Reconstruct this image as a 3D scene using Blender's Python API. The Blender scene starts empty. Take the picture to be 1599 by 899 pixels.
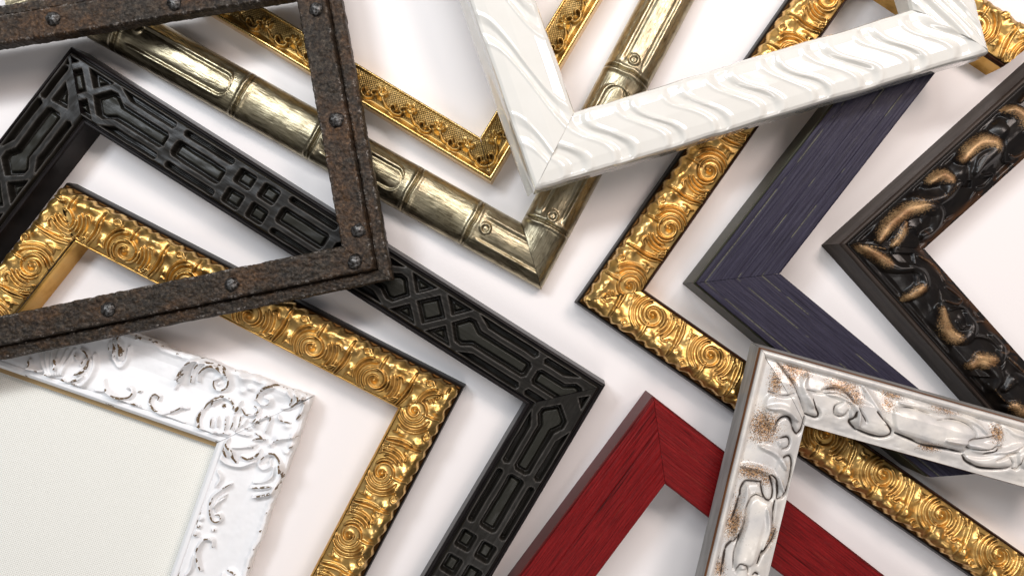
import bpy, math, random
import numpy as np
from mathutils import Vector

random.seed(4)
rng = np.random.default_rng(7)
scene = bpy.context.scene
C = scene.collection
S = 0.0005            # one unit of the plan = half a millimetre
CAM = 1200.0          # camera height in plan units (0.6 m)

# ------------------------------------------------------------------ camera
cam_d = bpy.data.cameras.new("camera")
cam = bpy.data.objects.new("camera", cam_d); C.objects.link(cam)
cam.location = (0, 0, CAM*S); cam.rotation_euler = (0, 0, 0)
cam_d.sensor_width = 36.0
cam_d.lens = 36.0*CAM/1599.0
cam_d.clip_start = 0.01; cam_d.clip_end = 50
scene.camera = cam

# ------------------------------------------------------------------ world and lamps
w = bpy.data.worlds.new("World"); scene.world = w; w.use_nodes = True
nt = w.node_tree; bg = nt.nodes["Background"]
tc = nt.nodes.new("ShaderNodeTexCoord"); sx = nt.nodes.new("ShaderNodeSeparateXYZ")
rp = nt.nodes.new("ShaderNodeValToRGB")
nt.links.new(tc.outputs["Generated"], sx.inputs[0]); nt.links.new(sx.outputs["Z"], rp.inputs[0])
nt.links.new(rp.outputs[0], bg.inputs[0])
rp.color_ramp.elements[0].position = 0.0; rp.color_ramp.elements[0].color = (0.10, 0.10, 0.105, 1)
rp.color_ramp.elements[1].position = 0.9; rp.color_ramp.elements[1].color = (0.62, 0.62, 0.64, 1)
bg.inputs[1].default_value = 0.36

def area(name, loc, target, sx_, sy_, power, col):
    d = bpy.data.lights.new(name, 'AREA'); d.shape = 'RECTANGLE'; d.size = sx_; d.size_y = sy_
    d.energy = power; d.color = col
    o = bpy.data.objects.new(name, d); C.objects.link(o); o.location = loc
    o.rotation_euler = (Vector(target)-Vector(loc)).to_track_quat('-Z', 'Y').to_euler()
    return o
area("ceiling_lamp_cool", (-0.75, 0.75, 1.25), (0, 0, 0), 0.55, 0.34, 12.0, (0.87, 0.93, 1.0))
area("ceiling_lamp_warm", (0.80, 0.65, 1.20), (0.05, 0, 0), 0.55, 0.34, 10.5, (1.0, 0.85, 0.78))
area("ceiling_lamp_high", (0.0, 1.05, 1.45), (0, 0, 0), 0.9, 0.16, 11.0, (1.0, 0.98, 0.96))
area("ceiling_lamp_back", (0.15, -1.0, 1.3), (0, 0, 0), 0.9, 0.25, 4.0, (1.0, 0.95, 0.92))

scene.view_settings.view_transform = 'Standard'; scene.view_settings.look = 'None'
scene.view_settings.exposure = 0.08; scene.view_settings.gamma = 1.0
scene.render.engine = 'CYCLES'

# ------------------------------------------------------------------ helpers: tags, noise, canvas
def tag(o, label=None, cat=None, group=None, kind=None):
    if label: o['label'] = label
    if cat: o['category'] = cat
    if group: o['group'] = group
    if kind: o['kind'] = kind
    return o

_tab = rng.random((256, 256))
def vnoise(x, y):
    xi = np.floor(x).astype(np.int64); yi = np.floor(y).astype(np.int64)
    fx = x-xi; fy = y-yi
    fx = fx*fx*(3-2*fx); fy = fy*fy*(3-2*fy)
    a = _tab[xi & 255, yi & 255]; b = _tab[(xi+1) & 255, yi & 255]
    c = _tab[xi & 255, (yi+1) & 255]; d = _tab[(xi+1) & 255, (yi+1) & 255]
    return (a*(1-fx)+b*fx)*(1-fy)+(c*(1-fx)+d*fx)*fy
def fbm(x, y, o=4, off=0.0):
    r = 0; a = 0.5; x = np.asarray(x, float)+off*17.3; y = np.asarray(y, float)+off*9.1
    for k in range(o):
        r = r+a*(vnoise(x, y)-0.5)*2; x = x*2.03+13.7; y = y*2.03+5.1; a *= 0.5
    return r
def sstep(a, b, x):
    t = np.clip((x-a)/(b-a), 0, 1); return t*t*(3-2*t)

def smooth_line(pts, closed=False, step=2.0):
    p = [np.array(q, float) for q in pts]
    if len(p) < 3: return p
    if closed: ext = [p[-1]]+p+[p[0], p[1]]
    else: ext = [2*p[0]-p[1]]+p+[2*p[-1]-p[-2]]
    out = []
    for i in range(1, len(ext)-2):
        a, b, c, d = ext[i-1:i+3]
        n = max(2, int(np.linalg.norm(c-b)/step))
        for k in range(n):
            t = k/n
            out.append(0.5*((2*b)+(-a+c)*t+(2*a-5*b+4*c-d)*t*t+(-a+3*b-3*c+d)*t**3))
    if not closed: out.append(p[-1])
    return out

def poly_sdf(X, Y, pts):
    d = np.full(X.shape, 1e9); ins = np.zeros(X.shape, bool); n = len(pts)
    for i in range(n):
        ax, ay = pts[i]; bx, by = pts[(i+1) % n]
        ex, ey = bx-ax, by-ay; L = ex*ex+ey*ey+1e-9
        t = np.clip(((X-ax)*ex+(Y-ay)*ey)/L, 0, 1)
        d = np.minimum(d, np.hypot(X-ax-t*ex, Y-ay-t*ey))
        c = ((ay > Y) != (by > Y))
        with np.errstate(divide='ignore', invalid='ignore'):
            xi = ax+(Y-ay)*ex/(ey if abs(ey) > 1e-9 else 1e-9)
        ins ^= c & (X < xi)
    return np.where(ins, -d, d)

class Canvas:
    """A relief: height H and two wear masks on a plan, sampled by the rails."""
    def __init__(s, x0, y0, x1, y1, res=1.5):
        s.x0, s.y0, s.res = x0, y0, res
        nx, ny = int((x1-x0)*res)+2, int((y1-y0)*res)+2
        s.X, s.Y = np.meshgrid(x0+np.arange(nx)/res, y0+np.arange(ny)/res)
        s.H = np.zeros(s.X.shape); s.M = np.zeros(s.X.shape); s.K = np.zeros(s.X.shape)
        s.base = {}
    def win(s, pts, r):
        a = np.array(pts); i0 = int((a[:, 0].min()-r-s.x0)*s.res); i1 = int((a[:, 0].max()+r-s.x0)*s.res)+2
        j0 = int((a[:, 1].min()-r-s.y0)*s.res); j1 = int((a[:, 1].max()+r-s.y0)*s.res)+2
        i0, j0 = max(i0, 0), max(j0, 0)
        if i1 <= i0 or j1 <= j0: return None
        return (slice(j0, j1), slice(i0, i1))
    def dist(s, pts, r):
        W = s.win(pts, r)
        if W is None or s.X[W].size == 0: return None, None, None
        D = np.full(s.X[W].shape, 1e9); U = np.zeros(D.shape); X, Y = s.X[W], s.Y[W]; n = len(pts)-1
        for i in range(n):
            ax, ay = pts[i]; bx, by = pts[i+1]
            ex, ey = bx-ax, by-ay; L = ex*ex+ey*ey+1e-9
            t = np.clip(((X-ax)*ex+(Y-ay)*ey)/L, 0, 1)
            d = np.hypot(X-ax-t*ex, Y-ay-t*ey); m = d < D
            D = np.where(m, d, D); U = np.where(m, (i+t)/n, U)
        return W, D, U
    def stroke(s, pts, w, h, m=0.0, k=0.0, smooth=True, mode='max', taper=0.35, mw=0.4):
        p = smooth_line(pts) if smooth else [np.array(q, float) for q in pts]
        W, D, U = s.dist(p, w*2.5)
        if W is None: return
        ww = w*(1-taper*np.abs(2*U-1)**3)
        b = np.exp(-(D/ww)**2*1.6)
        if mode == 'max': s.H[W] = np.maximum(s.H[W], h*b)
        else: s.H[W] += h*b
        if m:
            s.M[W] = np.maximum(s.M[W], m*(1-sstep(mw*ww*0.6, mw*ww*1.4, D)))
        if k:
            s.K[W] = np.maximum(s.K[W], k*(1-sstep(mw*ww*0.6, mw*ww*1.4, D)))
    def blob(s, x, y, rx, ry, h, ang=0, m=0, k=0, mode='max', p=1.0):
        W = s.win([(x, y)], max(rx, ry)*2.2)
        if W is None or s.X[W].size == 0: return
        c, q = math.cos(ang), math.sin(ang); X = s.X[W]-x; Y = s.Y[W]-y
        r = np.hypot((X*c+Y*q)/rx, (-X*q+Y*c)/ry)
        b = np.exp(-r**2*1.3*p)
        if h:
            if mode == 'max': s.H[W] = np.maximum(s.H[W], h*b)
            else: s.H[W] += h*b
        if m: s.M[W] = np.maximum(s.M[W], m*b)
        if k: s.K[W] = np.maximum(s.K[W], k*b)
    def shape(s, pts, h, edge=5, smooth=True, dome=0.3, mode='add', k=0):
        p = smooth_line(pts, closed=True, step=3) if smooth else pts
        W = s.win(p, 3)
        if W is None or s.X[W].size == 0: return
        sd = -poly_sdf(s.X[W], s.Y[W], p)
        b = sstep(0, edge, sd)*(1-dome)+dome*(1-np.exp(-np.maximum(sd, 0)/(edge*2)))
        s.H[W] = s.H[W]+h*b if mode == 'add' else np.maximum(s.H[W], h*b)
        if k: s.K[W] = np.maximum(s.K[W], k*(1-sstep(0.5, 2.5, np.abs(sd))))
    def sample(s, x, y, per=None):
        if per: x = np.mod(x, per)
        u = (x-s.x0)*s.res; v = (y-s.y0)*s.res
        ny, nx = s.H.shape
        ok = (u > 0) & (v > 0) & (u < nx-1.01) & (v < ny-1.01)
        u = np.clip(u, 0, nx-1.01); v = np.clip(v, 0, ny-1.01)
        i = u.astype(int); j = v.astype(int); fu = u-i; fv = v-j
        out = []
        for A in (s.H, s.M, s.K):
            out.append(((A[j, i]*(1-fu)+A[j, i+1]*fu)*(1-fv)+(A[j+1, i]*(1-fu)+A[j+1, i+1]*fu)*fv)*ok)
        return out

def Zm(x0, y0, sc):
    return lambda pts: [(x0+a/sc, y0+b/sc) for a, b in pts]

# ------------------------------------------------------------------ helpers: materials
class NB:
    def __init__(s, name):
        s.m = bpy.data.materials.new(name); s.m.use_nodes = True; s.t = s.m.node_tree
        s.b = s.t.nodes["Principled BSDF"]
    def n(s, kind, **kw):
        o = s.t.nodes.new(kind)
        for k, v in kw.items(): setattr(o, k, v)
        return o
    def l(s, a, b): s.t.links.new(a, b)
    def val(s, sock, v):
        if hasattr(v, 'is_output') or isinstance(v, bpy.types.NodeSocket): s.l(v, sock)
        else:
            if isinstance(v, tuple) and len(v) == 3 and sock.type == 'RGBA': v = v+(1,)
            sock.default_value = v
    def coord(s, kind='obj', scale=(1, 1, 1)):
        if kind == 'uv': o = s.n("ShaderNodeUVMap").outputs[0]
        else: o = s.n("ShaderNodeTexCoord").outputs["Object"]
        mp = s.n("ShaderNodeMapping"); s.l(o, mp.inputs[0]); mp.inputs["Scale"].default_value = scale
        return mp.outputs[0]
    def noise(s, vec, scale=5, detail=4, rough=0.55, dist=0.0):
        o = s.n("ShaderNodeTexNoise"); s.l(vec, o.inputs["Vector"])
        o.inputs["Scale"].default_value = scale; o.inputs["Detail"].default_value = detail
        o.inputs["Roughness"].default_value = rough; o.inputs["Distortion"].default_value = dist
        return o.outputs[0]
    def attr(s, name):
        o = s.n("ShaderNodeAttribute"); o.attribute_name = name; return o.outputs["Fac"]
    def ramp(s, fac, stops, interp='LINEAR'):
        o = s.n("ShaderNodeValToRGB"); s.l(fac, o.inputs[0]); cr = o.color_ramp; cr.interpolation = interp
        while len(cr.elements) < len(stops): cr.elements.new(0.5)
        for e, (p, c) in zip(cr.elements, stops):
            e.position = p; e.color = (c if isinstance(c, tuple) else (c, c, c))+(1,)
        return o.outputs[0]
    def math(s, op, a, b=0.0, c=None):
        o = s.n("ShaderNodeMath", operation=op); s.val(o.inputs[0], a); s.val(o.inputs[1], b)
        if c is not None: s.val(o.inputs[2], c)
        return o.outputs[0]
    def mix(s, f, a, b):
        o = s.n("ShaderNodeMix", data_type='RGBA'); s.val(o.inputs[0], f); s.val(o.inputs[6], a); s.val(o.inputs[7], b)
        return o.outputs[2]
    def bump(s, h, strength=0.3, dist=0.0005, prev=None):
        o = s.n("ShaderNodeBump"); s.l(h, o.inputs["Height"]); o.inputs["Strength"].default_value = strength
        o.inputs["Distance"].default_value = dist
        if prev is not None: s.l(prev, o.inputs["Normal"])
        return o.outputs[0]
    def out(s, **kw):
        for k, v in kw.items(): s.val(s.b.inputs[k.replace('_', ' ')], v)
        return s.m

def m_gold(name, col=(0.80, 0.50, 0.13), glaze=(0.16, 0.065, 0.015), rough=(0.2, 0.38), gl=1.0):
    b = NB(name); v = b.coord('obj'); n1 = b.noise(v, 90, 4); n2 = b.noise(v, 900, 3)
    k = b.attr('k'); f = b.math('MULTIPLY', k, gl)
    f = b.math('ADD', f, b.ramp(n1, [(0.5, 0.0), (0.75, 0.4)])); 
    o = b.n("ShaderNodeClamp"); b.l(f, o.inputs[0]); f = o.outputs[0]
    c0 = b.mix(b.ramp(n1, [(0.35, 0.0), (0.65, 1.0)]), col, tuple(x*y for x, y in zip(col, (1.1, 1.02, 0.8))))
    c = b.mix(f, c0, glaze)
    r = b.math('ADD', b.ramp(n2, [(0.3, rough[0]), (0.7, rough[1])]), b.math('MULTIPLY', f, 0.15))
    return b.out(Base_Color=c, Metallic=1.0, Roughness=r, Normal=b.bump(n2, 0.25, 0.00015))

def m_black_edge(name, col=(0.018, 0.013, 0.010), rough=0.35):
    b = NB(name); v = b.coord('uv', (3, 40, 1)); n = b.noise(v, 1.0, 4)
    return b.out(Base_Color=b.ramp(n, [(0.35, tuple(c*0.6 for c in col)), (0.75, tuple(c*1.8 for c in col))]),
                 Roughness=rough, Specular_IOR_Level=0.08, Normal=b.bump(n, 0.2, 0.0003))

def m_table():
    b = NB("white_paper_tabletop"); v = b.coord('obj'); n = b.noise(v, 600, 5); n2 = b.noise(v, 6, 3)
    c = b.mix(n2, (0.85, 0.80, 0.775), (0.81, 0.785, 0.785))
    return b.out(Base_Color=c, Roughness=0.45, Normal=b.bump(n, 0.05, 0.0002))

def m_rust():
    b = NB("rusted_iron"); v = b.coord('obj'); n = b.noise(v, 120, 7, 0.65); n2 = b.noise(v, 420, 5, 0.7); n3 = b.noise(v, 22, 3)
    base = b.ramp(n2, [(0.34, (0.006, 0.005, 0.004)), (0.50, (0.022, 0.017, 0.012)), (0.66, (0.058, 0.047, 0.034)), (0.84, (0.18, 0.16, 0.13))])
    f = b.math('ADD', b.math('MULTIPLY', b.attr('m'), 0.55), b.ramp(n, [(0.44, 0.10), (0.66, 0.75)]))
    f = b.math('MULTIPLY', f, b.ramp(n3, [(0.35, 0.2), (0.6, 1.0)]))
    rust = b.ramp(n2, [(0.34, (0.018, 0.009, 0.004)), (0.52, (0.060, 0.031, 0.014)), (0.75, (0.17, 0.09, 0.04))])
    o = b.n("ShaderNodeClamp"); b.l(f, o.inputs[0])
    c = b.mix(o.outputs[0], base, rust)
    c = b.mix(b.math('MULTIPLY', b.attr('k'), b.ramp(b.noise(v, 700, 3, 0.6), [(0.48, 0.0), (0.62, 0.8)])), c, (0.34, 0.31, 0.28))
    nb = b.bump(n2, 0.9, 0.0009); nb = b.bump(b.noise(v, 1400, 3), 0.5, 0.0003, nb)
    return b.out(Base_Color=c, Metallic=0.15, Specular_IOR_Level=0.35, Roughness=b.ramp(n2, [(0.3, 0.65), (0.8, 0.36)]), Normal=nb)

def m_rivet():
    b = NB("worn_steel_rivet"); v = b.coord('obj'); n = b.noise(v, 500, 4, 0.6)
    return b.out(Base_Color=b.ramp(n, [(0.4, (0.02, 0.016, 0.013)), (0.62, (0.15, 0.145, 0.14))]), Metallic=0.7,
                 Roughness=0.32, Normal=b.bump(n, 0.8, 0.0008))

def m_blackwood():
    b = NB("ebonised_wood"); v = b.coord('uv', (2, 30, 1)); n = b.noise(v, 1.2, 6, 0.6); n2 = b.noise(b.coord('obj'), 350, 4)
    c = b.ramp(n, [(0.3, (0.005, 0.004, 0.003)), (0.6, (0.009, 0.008, 0.006)), (0.85, (0.018, 0.015, 0.012))])
    c = b.mix(b.math('MULTIPLY', b.attr('k'), 0.8), c, (0.018, 0.018, 0.013))
    c = b.mix(b.math('MULTIPLY', b.attr('m'), b.ramp(n, [(0.35, 0.15), (0.65, 0.85)])), c, (0.085, 0.076, 0.068))
    return b.out(Base_Color=c, Roughness=b.ramp(n2, [(0.3, 0.30), (0.7, 0.40)]), Specular_IOR_Level=0.26, Normal=b.bump(n, 0.22, 0.0005))

def m_bamboo():
    b = NB("champagne_leaf"); v = b.coord('uv', (4, 22, 1)); n = b.noise(v, 1.4, 5, 0.6); n2 = b.noise(b.coord('obj'), 260, 5, 0.65)
    n3 = b.noise(b.coord('obj'), 30, 3)
    c = b.mix(b.ramp(n3, [(0.35, 0.0), (0.65, 1.0)]), (0.56, 0.48, 0.31), (0.40, 0.35, 0.24))
    f = b.math('ADD', b.math('MULTIPLY', b.attr('k'), 0.8), b.ramp(n, [(0.48, 0.0), (0.72, 0.65)]))
    o = b.n("ShaderNodeClamp"); b.l(f, o.inputs[0])
    c = b.mix(o.outputs[0], c, (0.13, 0.10, 0.055))
    nb = b.bump(n, 0.55, 0.0007); nb = b.bump(n2, 0.22, 0.0003, nb)
    return b.out(Base_Color=c, Metallic=1.0, Roughness=b.ramp(n2, [(0.3, 0.27), (0.75, 0.40)]), Normal=nb)

def m_pearl():
    b = NB("pearl_lacquer"); n = b.noise(b.coord('obj'), 60, 3)
    return b.out(Base_Color=b.mix(n, (0.73, 0.71, 0.65), (0.78, 0.765, 0.715)), Roughness=0.12, Coat_Weight=1.0, Coat_Roughness=0.03,
                 Specular_IOR_Level=0.55, Sheen_Weight=0.0)

def m_paint(name, dark, mid, light, scratch, thr=0.70, metal=0.0, rough=0.42, grain=26):
    b = NB(name); v = b.coord('uv', (1.2, grain, 1)); n = b.noise(v, 1.6, 6, 0.62, 0.2)
    n2 = b.noise(b.coord('uv', (0.35, 60, 1)), 1.0, 2); n3 = b.noise(b.coord('uv', (30, 30, 1)), 1.0, 5, 0.7)
    n4 = b.noise(b.coord('uv', (6, 6, 1)), 1.0, 3)
    c = b.ramp(n, [(0.30, dark), (0.5, mid), (0.72, light)])
    c = b.mix(b.ramp(n3, [(0.35, 0.3), (0.6, 0.0)]), c, dark)
    f = b.math('MULTIPLY', b.ramp(n2, [(thr, 0.0), (thr+0.03, 0.8)]), b.ramp(n3, [(0.42, 0.0), (0.55, 1.0)]))
    f = b.math('MAXIMUM', f, b.math('MULTIPLY', b.attr('m'), b.ramp(n3, [(0.36, 0.15), (0.52, 1.0)])))
    c = b.mix(f, c, scratch)
    c = b.mix(b.attr('k'), c, tuple(x*0.35 for x in dark))
    nb = b.bump(n, 0.5, 0.0010); nb = b.bump(n3, 0.22, 0.0004, nb)
    return b.out(Base_Color=c, Roughness=b.ramp(n4, [(0.3, rough-0.08), (0.7, rough+0.08)]), Metallic=metal, Specular_IOR_Level=0.14, Normal=nb)

def m_side(name, a, c_, rough=0.4):
    b = NB(name); v = b.coord('uv', (0.8, 30, 1)); n = b.noise(v, 1.5, 5)
    return b.out(Base_Color=b.ramp(n, [(0.3, a), (0.7, c_)]), Roughness=rough, Specular_IOR_Level=0.12, Normal=b.bump(n, 0.25, 0.0005))

def m_white_worn():
    b = NB("chipped_white_paint"); v = b.coord('obj'); n = b.noise(v, 520, 4, 0.6); n2 = b.noise(v, 130, 4)
    f = b.ramp(b.math('MULTIPLY', b.attr('m'), b.math('MULTIPLY', b.ramp(n, [(0.34, 0.25), (0.50, 1.0)]), b.ramp(b.noise(v, 150, 2), [(0.44, 0.1), (0.52, 1.0)]))), [(0.42, 0.0), (0.52, 1.0)])
    white = b.mix(n2, (0.80, 0.80, 0.80), (0.85, 0.845, 0.85))
    c = b.mix(f, white, b.mix(n, (0.06, 0.035, 0.015), (0.20, 0.125, 0.05)))
    nb = b.bump(n2, 0.12, 0.0006)
    return b.out(Base_Color=c, Roughness=0.42, Normal=nb)

def m_silver():
    b = NB("rubbed_silver_white"); v = b.coord('obj'); n = b.noise(v, 1500, 3, 0.7); n2 = b.noise(v, 160, 5)
    n3 = b.noise(v, 40, 4)
    c = b.mix(b.ramp(n3, [(0.35, 0.0), (0.65, 1.0)]), (0.80, 0.75, 0.68), (0.58, 0.56, 0.54))
    c = b.mix(b.ramp(n2, [(0.5, 0.0), (0.75, 0.35)]), c, (0.50, 0.48, 0.45))
    gm = b.ramp(b.math('ADD', b.attr('m'), b.math('MULTIPLY', b.math('SUBTRACT', n, 0.5), 3.0)), [(0.58, 0.0), (0.74, 1.0)])
    gm = b.math('MULTIPLY', gm, b.ramp(b.attr('m'), [(0.12, 0.0), (0.25, 1.0)]))
    gc = b.ramp(b.noise(v, 800, 3, 0.6), [(0.42, (0.06, 0.03, 0.016)), (0.56, (0.46, 0.26, 0.12))])
    c = b.mix(gm, c, gc)
    km = b.ramp(b.math('MULTIPLY', b.attr('k'), b.ramp(n2, [(0.3, 0.45), (0.6, 1.0)])), [(0.22, 0.0), (0.55, 1.0)])
    c = b.mix(km, c, (0.045, 0.030, 0.022))
    return b.out(Base_Color=c, Metallic=0.12, Roughness=b.ramp(n2, [(0.3, 0.26), (0.7, 0.42)]), Coat_Weight=0.2, Coat_Roughness=0.15,
                 Normal=b.bump(n, 0.2, 0.0002))

def m_baroque():
    b = NB("black_lacquer_rubbed_gold"); v = b.coord('obj'); n = b.noise(v, 900, 4, 0.7); n2 = b.noise(v, 90, 4)
    c = b.ramp(n2, [(0.3, (0.004, 0.003, 0.003)), (0.7, (0.011, 0.008, 0.006))])
    c = b.mix(b.math('MULTIPLY', b.attr('k'), 0.7), c, (0.075, 0.030, 0.010))
    gm = b.ramp(b.math('ADD', b.attr('m'), b.math('MULTIPLY', b.math('SUBTRACT', n, 0.5), 2.0)), [(0.48, 0.0), (0.92, 1.0)])
    gm = b.math('MULTIPLY', gm, b.ramp(b.attr('m'), [(0.1, 0.0), (0.28, 1.0)]))
    c = b.mix(gm, c, b.ramp(n2, [(0.35, (0.20, 0.10, 0.040)), (0.65, (0.46, 0.29, 0.14))]))
    return b.out(Base_Color=c, Roughness=b.math('ADD', 0.31, b.math('MULTIPLY', gm, 0.2)), Metallic=b.math('MULTIPLY', gm, 0.45),
                 Specular_IOR_Level=0.3, Coat_Weight=0.08, Coat_Roughness=0.25, Normal=b.bump(n, 0.15, 0.0002))

def m_linen():
    b = NB("woven_linen"); v = b.coord('obj')
    wx = b.n("ShaderNodeTexWave", wave_type='BANDS', bands_direction='X'); wy = b.n("ShaderNodeTexWave", wave_type='BANDS', bands_direction='Y')
    for q in (wx, wy):
        mp = b.n("ShaderNodeMapping"); b.l(v, mp.inputs[0]); mp.inputs["Rotation"].default_value = (0, 0, math.radians(-19)); b.l(mp.outputs[0], q.inputs[0])
        q.inputs["Scale"].default_value = 220; q.inputs["Distortion"].default_value = 1.2; q.inputs["Detail"].default_value = 2
    h = b.math('ADD', wx.outputs["Fac"], wy.outputs["Fac"]); n = b.noise(v, 900, 4, 0.7)
    h = b.math('ADD', h, n)
    c = b.ramp(b.math('MULTIPLY', h, 0.34), [(0.22, (0.58, 0.56, 0.48)), (0.42, (0.84, 0.83, 0.77))])
    return b.out(Base_Color=c, Roughness=0.9, Normal=b.bump(h, 0.35, 0.0004))

# ------------------------------------------------------------------ rail builder
def unproj(x, y, z):
    f = (CAM-z)/CAM
    return np.array([(x-799.5)*f, (449.5-y)*f])

def grid_mesh(name, grids, mats, parent, origin, caps=()):
    """grids: list of (co[j,i,3], uv[j,i,2], m, k, material index); caps: closed loops of points"""
    V = []; F = []; UV = []; MI = []; A = []; B = []; off = 0; nf = 0
    for co, uv, m, k, mi in grids:
        r, c = co.shape[:2]
        idx = np.arange(r*c).reshape(r, c)+off
        q = np.stack([idx[:-1, :-1], idx[:-1, 1:], idx[1:, 1:], idx[1:, :-1]], -1).reshape(-1, 4)
        V.append(co.reshape(-1, 3)); UV.append(uv.reshape(-1, 2)); A.append(m.ravel()); B.append(k.ravel())
        F.append(q); MI.append(np.full(len(q), mi)); off += r*c
    F = np.concatenate(F); MI = np.concatenate(MI)
    loops = F.ravel(); starts = np.arange(len(F))*4; smooth = [np.ones(len(F), bool)]
    lt = [loops]; st = [starts]; mi = [MI]; pos = len(loops)
    for pts, cm in caps:
        n = len(pts); V.append(pts); UV.append(pts[:, :2]/100.0); A.append(np.zeros(n)); B.append(np.zeros(n))
        lt.append(np.arange(n)+off); st.append(np.array([pos])); mi.append(np.array([cm])); smooth.append(np.zeros(1, bool))
        off += n; pos += n
    V = np.concatenate(V); UV = np.concatenate(UV); A = np.concatenate(A); B = np.concatenate(B)
    loops = np.concatenate(lt).astype(np.int32); starts = np.concatenate(st).astype(np.int32)
    me = bpy.data.meshes.new(name)
    me.vertices.add(len(V)); me.vertices.foreach_set("co", ((V*S)-np.array(origin)).astype(np.float32).ravel())
    me.loops.add(len(loops)); me.loops.foreach_set("vertex_index", loops)
    me.polygons.add(len(starts)); me.polygons.foreach_set("loop_start", starts)
    me.polygons.foreach_set("material_index", np.concatenate(mi).astype(np.int32))
    me.polygons.foreach_set("use_smooth", np.concatenate(smooth))
    me.update(calc_edges=True)
    u = me.uv_layers.new(name="UVMap"); u.data.foreach_set("uv", (UV[loops]).astype(np.float32).ravel())
    for nm, arr in (('m', A), ('k', B)):
        at = me.attributes.new(nm, 'FLOAT', 'POINT'); at.data.foreach_set("value", arr.astype(np.float32))
    for m_ in mats: me.materials.append(m_)
    me.validate()
    o = bpy.data.objects.new(name, me); C.objects.link(o)
    if parent is not None: o.parent = parent
    return o

def resample(prof, step):
    out = [prof[0]]
    for a, b in zip(prof[:-1], prof[1:]):
        n = max(1, int(math.ceil(math.hypot(b[0]-a[0], b[1]-a[1])/step)))
        for k in range(1, n+1): out.append((a[0]+(b[0]-a[0])*k/n, a[1]+(b[1]-a[1])*k/n))
    return np.array(out)

def build_frame(name, label, pts, side, z0, zref, bands, relief=None, k0=0.0, k1=0.0, lat=None, closed=False,
                rails=None, gap=0.4, cap_mat=0, parts=None, step=1.0, group=None):
    """pts: pixels of the outer top edge, read at height zref. bands: (part name, material, profile [(t, z)...], displaced?, grain)
    in order from the outer foot to the inner foot; the bands of one part name become one mesh; 'rail' is the part, others its children."""
    P = [unproj(x, y, zref) for x, y in pts]
    n = len(P); arms = n if closed else n-1
    org = (P[0][0]*S, P[0][1]*S, z0*S)
    if not closed:
        q = P[len(P)//2]; org = (q[0]*S, q[1]*S, z0*S)
    root = bpy.data.objects.new(name, None); C.objects.link(root); root.location = org
    root.empty_display_size = 0.02
    tag(root, label, 'picture frame', group)
    D = []; N_ = []
    for i in range(arms):
        d = P[(i+1) % n]-P[i]; d = d/np.linalg.norm(d); D.append(d)
        N_.append(np.array([-d[1], d[0]])*side)
    info = []
    for i in range(arms):
        L = np.linalg.norm(P[(i+1) % n]-P[i]); d, nn = D[i], N_[i]
        def kk(dp, dn, dd):
            m = dn-dp; return float(np.dot(m, dd)/np.dot(m, nn))
        ks = k0 if (i == 0 and not closed) else kk(D[i-1], d, d)
        ke = k1 if (i == arms-1 and not closed) else kk(d, D[(i+1) % arms], d)
        allb = []; meshes = {}
        for bi, (pname, mt, prof, disp, grain) in enumerate(bands):
            pr = resample(prof, grain); t = pr[:, 0][:, None]; z = pr[:, 1][:, None]
            s0 = ks*t+gap; s1 = L+ke*t-gap
            cols = max(2, int(math.ceil(L/(step if disp or lat else 8.0)))+1)
            u = np.linspace(0, 1, cols)[None, :]
            s_ = s0+(s1-s0)*u; T = np.broadcast_to(t, s_.shape).copy(); Zh = np.broadcast_to(z, s_.shape).copy()
            X = P[i][0]+s_*d[0]+T*nn[0]; Y = P[i][1]+s_*d[1]+T*nn[1]
            m = np.zeros(s_.shape); k = np.zeros(s_.shape)
            if disp and relief:
                f = CAM/(CAM-zref)
                dz, m, k = relief(i, s_, T, X*f+799.5, 449.5-Y*f, L)
                Zh = Zh+dz*(disp if not isinstance(disp, bool) else 1)
            if lat:
                dt = lat(i, s_, T); X = X+dt*nn[0]; Y = Y+dt*nn[1]
            co = np.stack([X, Y, Zh+z0], -1)
            g = (co, np.stack([s_/100.0+i*7.3, T/100.0], -1), m*np.ones(s_.shape), k*np.ones(s_.shape))
            meshes.setdefault(pname, []).append((g, mt)); allb.append(co)
        caps = []
        for c_ in (0, -1):
            loop = np.concatenate([a[:, c_] for a in allb]); keep = [0]
            for q in range(1, len(loop)):
                if np.linalg.norm(loop[q]-loop[keep[-1]]) > 0.4: keep.append(q)
            loop = loop[keep]
            if (c_ == -1) == (side > 0): loop = loop[::-1]
            caps.append(loop)
        rail = None
        for pname in ['rail']+[p for p in meshes if p != 'rail']:
            ml = []; gs = []
            for g, mt in meshes[pname]:
                if mt not in ml: ml.append(mt)
                co, uv, m, k = g
                if side < 0: co, uv, m, k = co[::-1], uv[::-1], m[::-1], k[::-1]
                gs.append((co, uv, m, k, ml.index(mt)))
            cp = []
            if pname == 'rail':
                cm = bands[cap_mat][1]
                if cm not in ml: ml.append(cm)
                cp = [(c_, ml.index(cm)) for c_ in caps]
            o = grid_mesh(pname, gs, ml, root if pname in ('rail', 'sight_edge') else rail, org, cp)
            if pname == 'rail': rail = o
        info.append(dict(P=P[i], d=d, n=nn, L=L, rail=rail, ks=ks, ke=ke))
    return root, info, org

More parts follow.
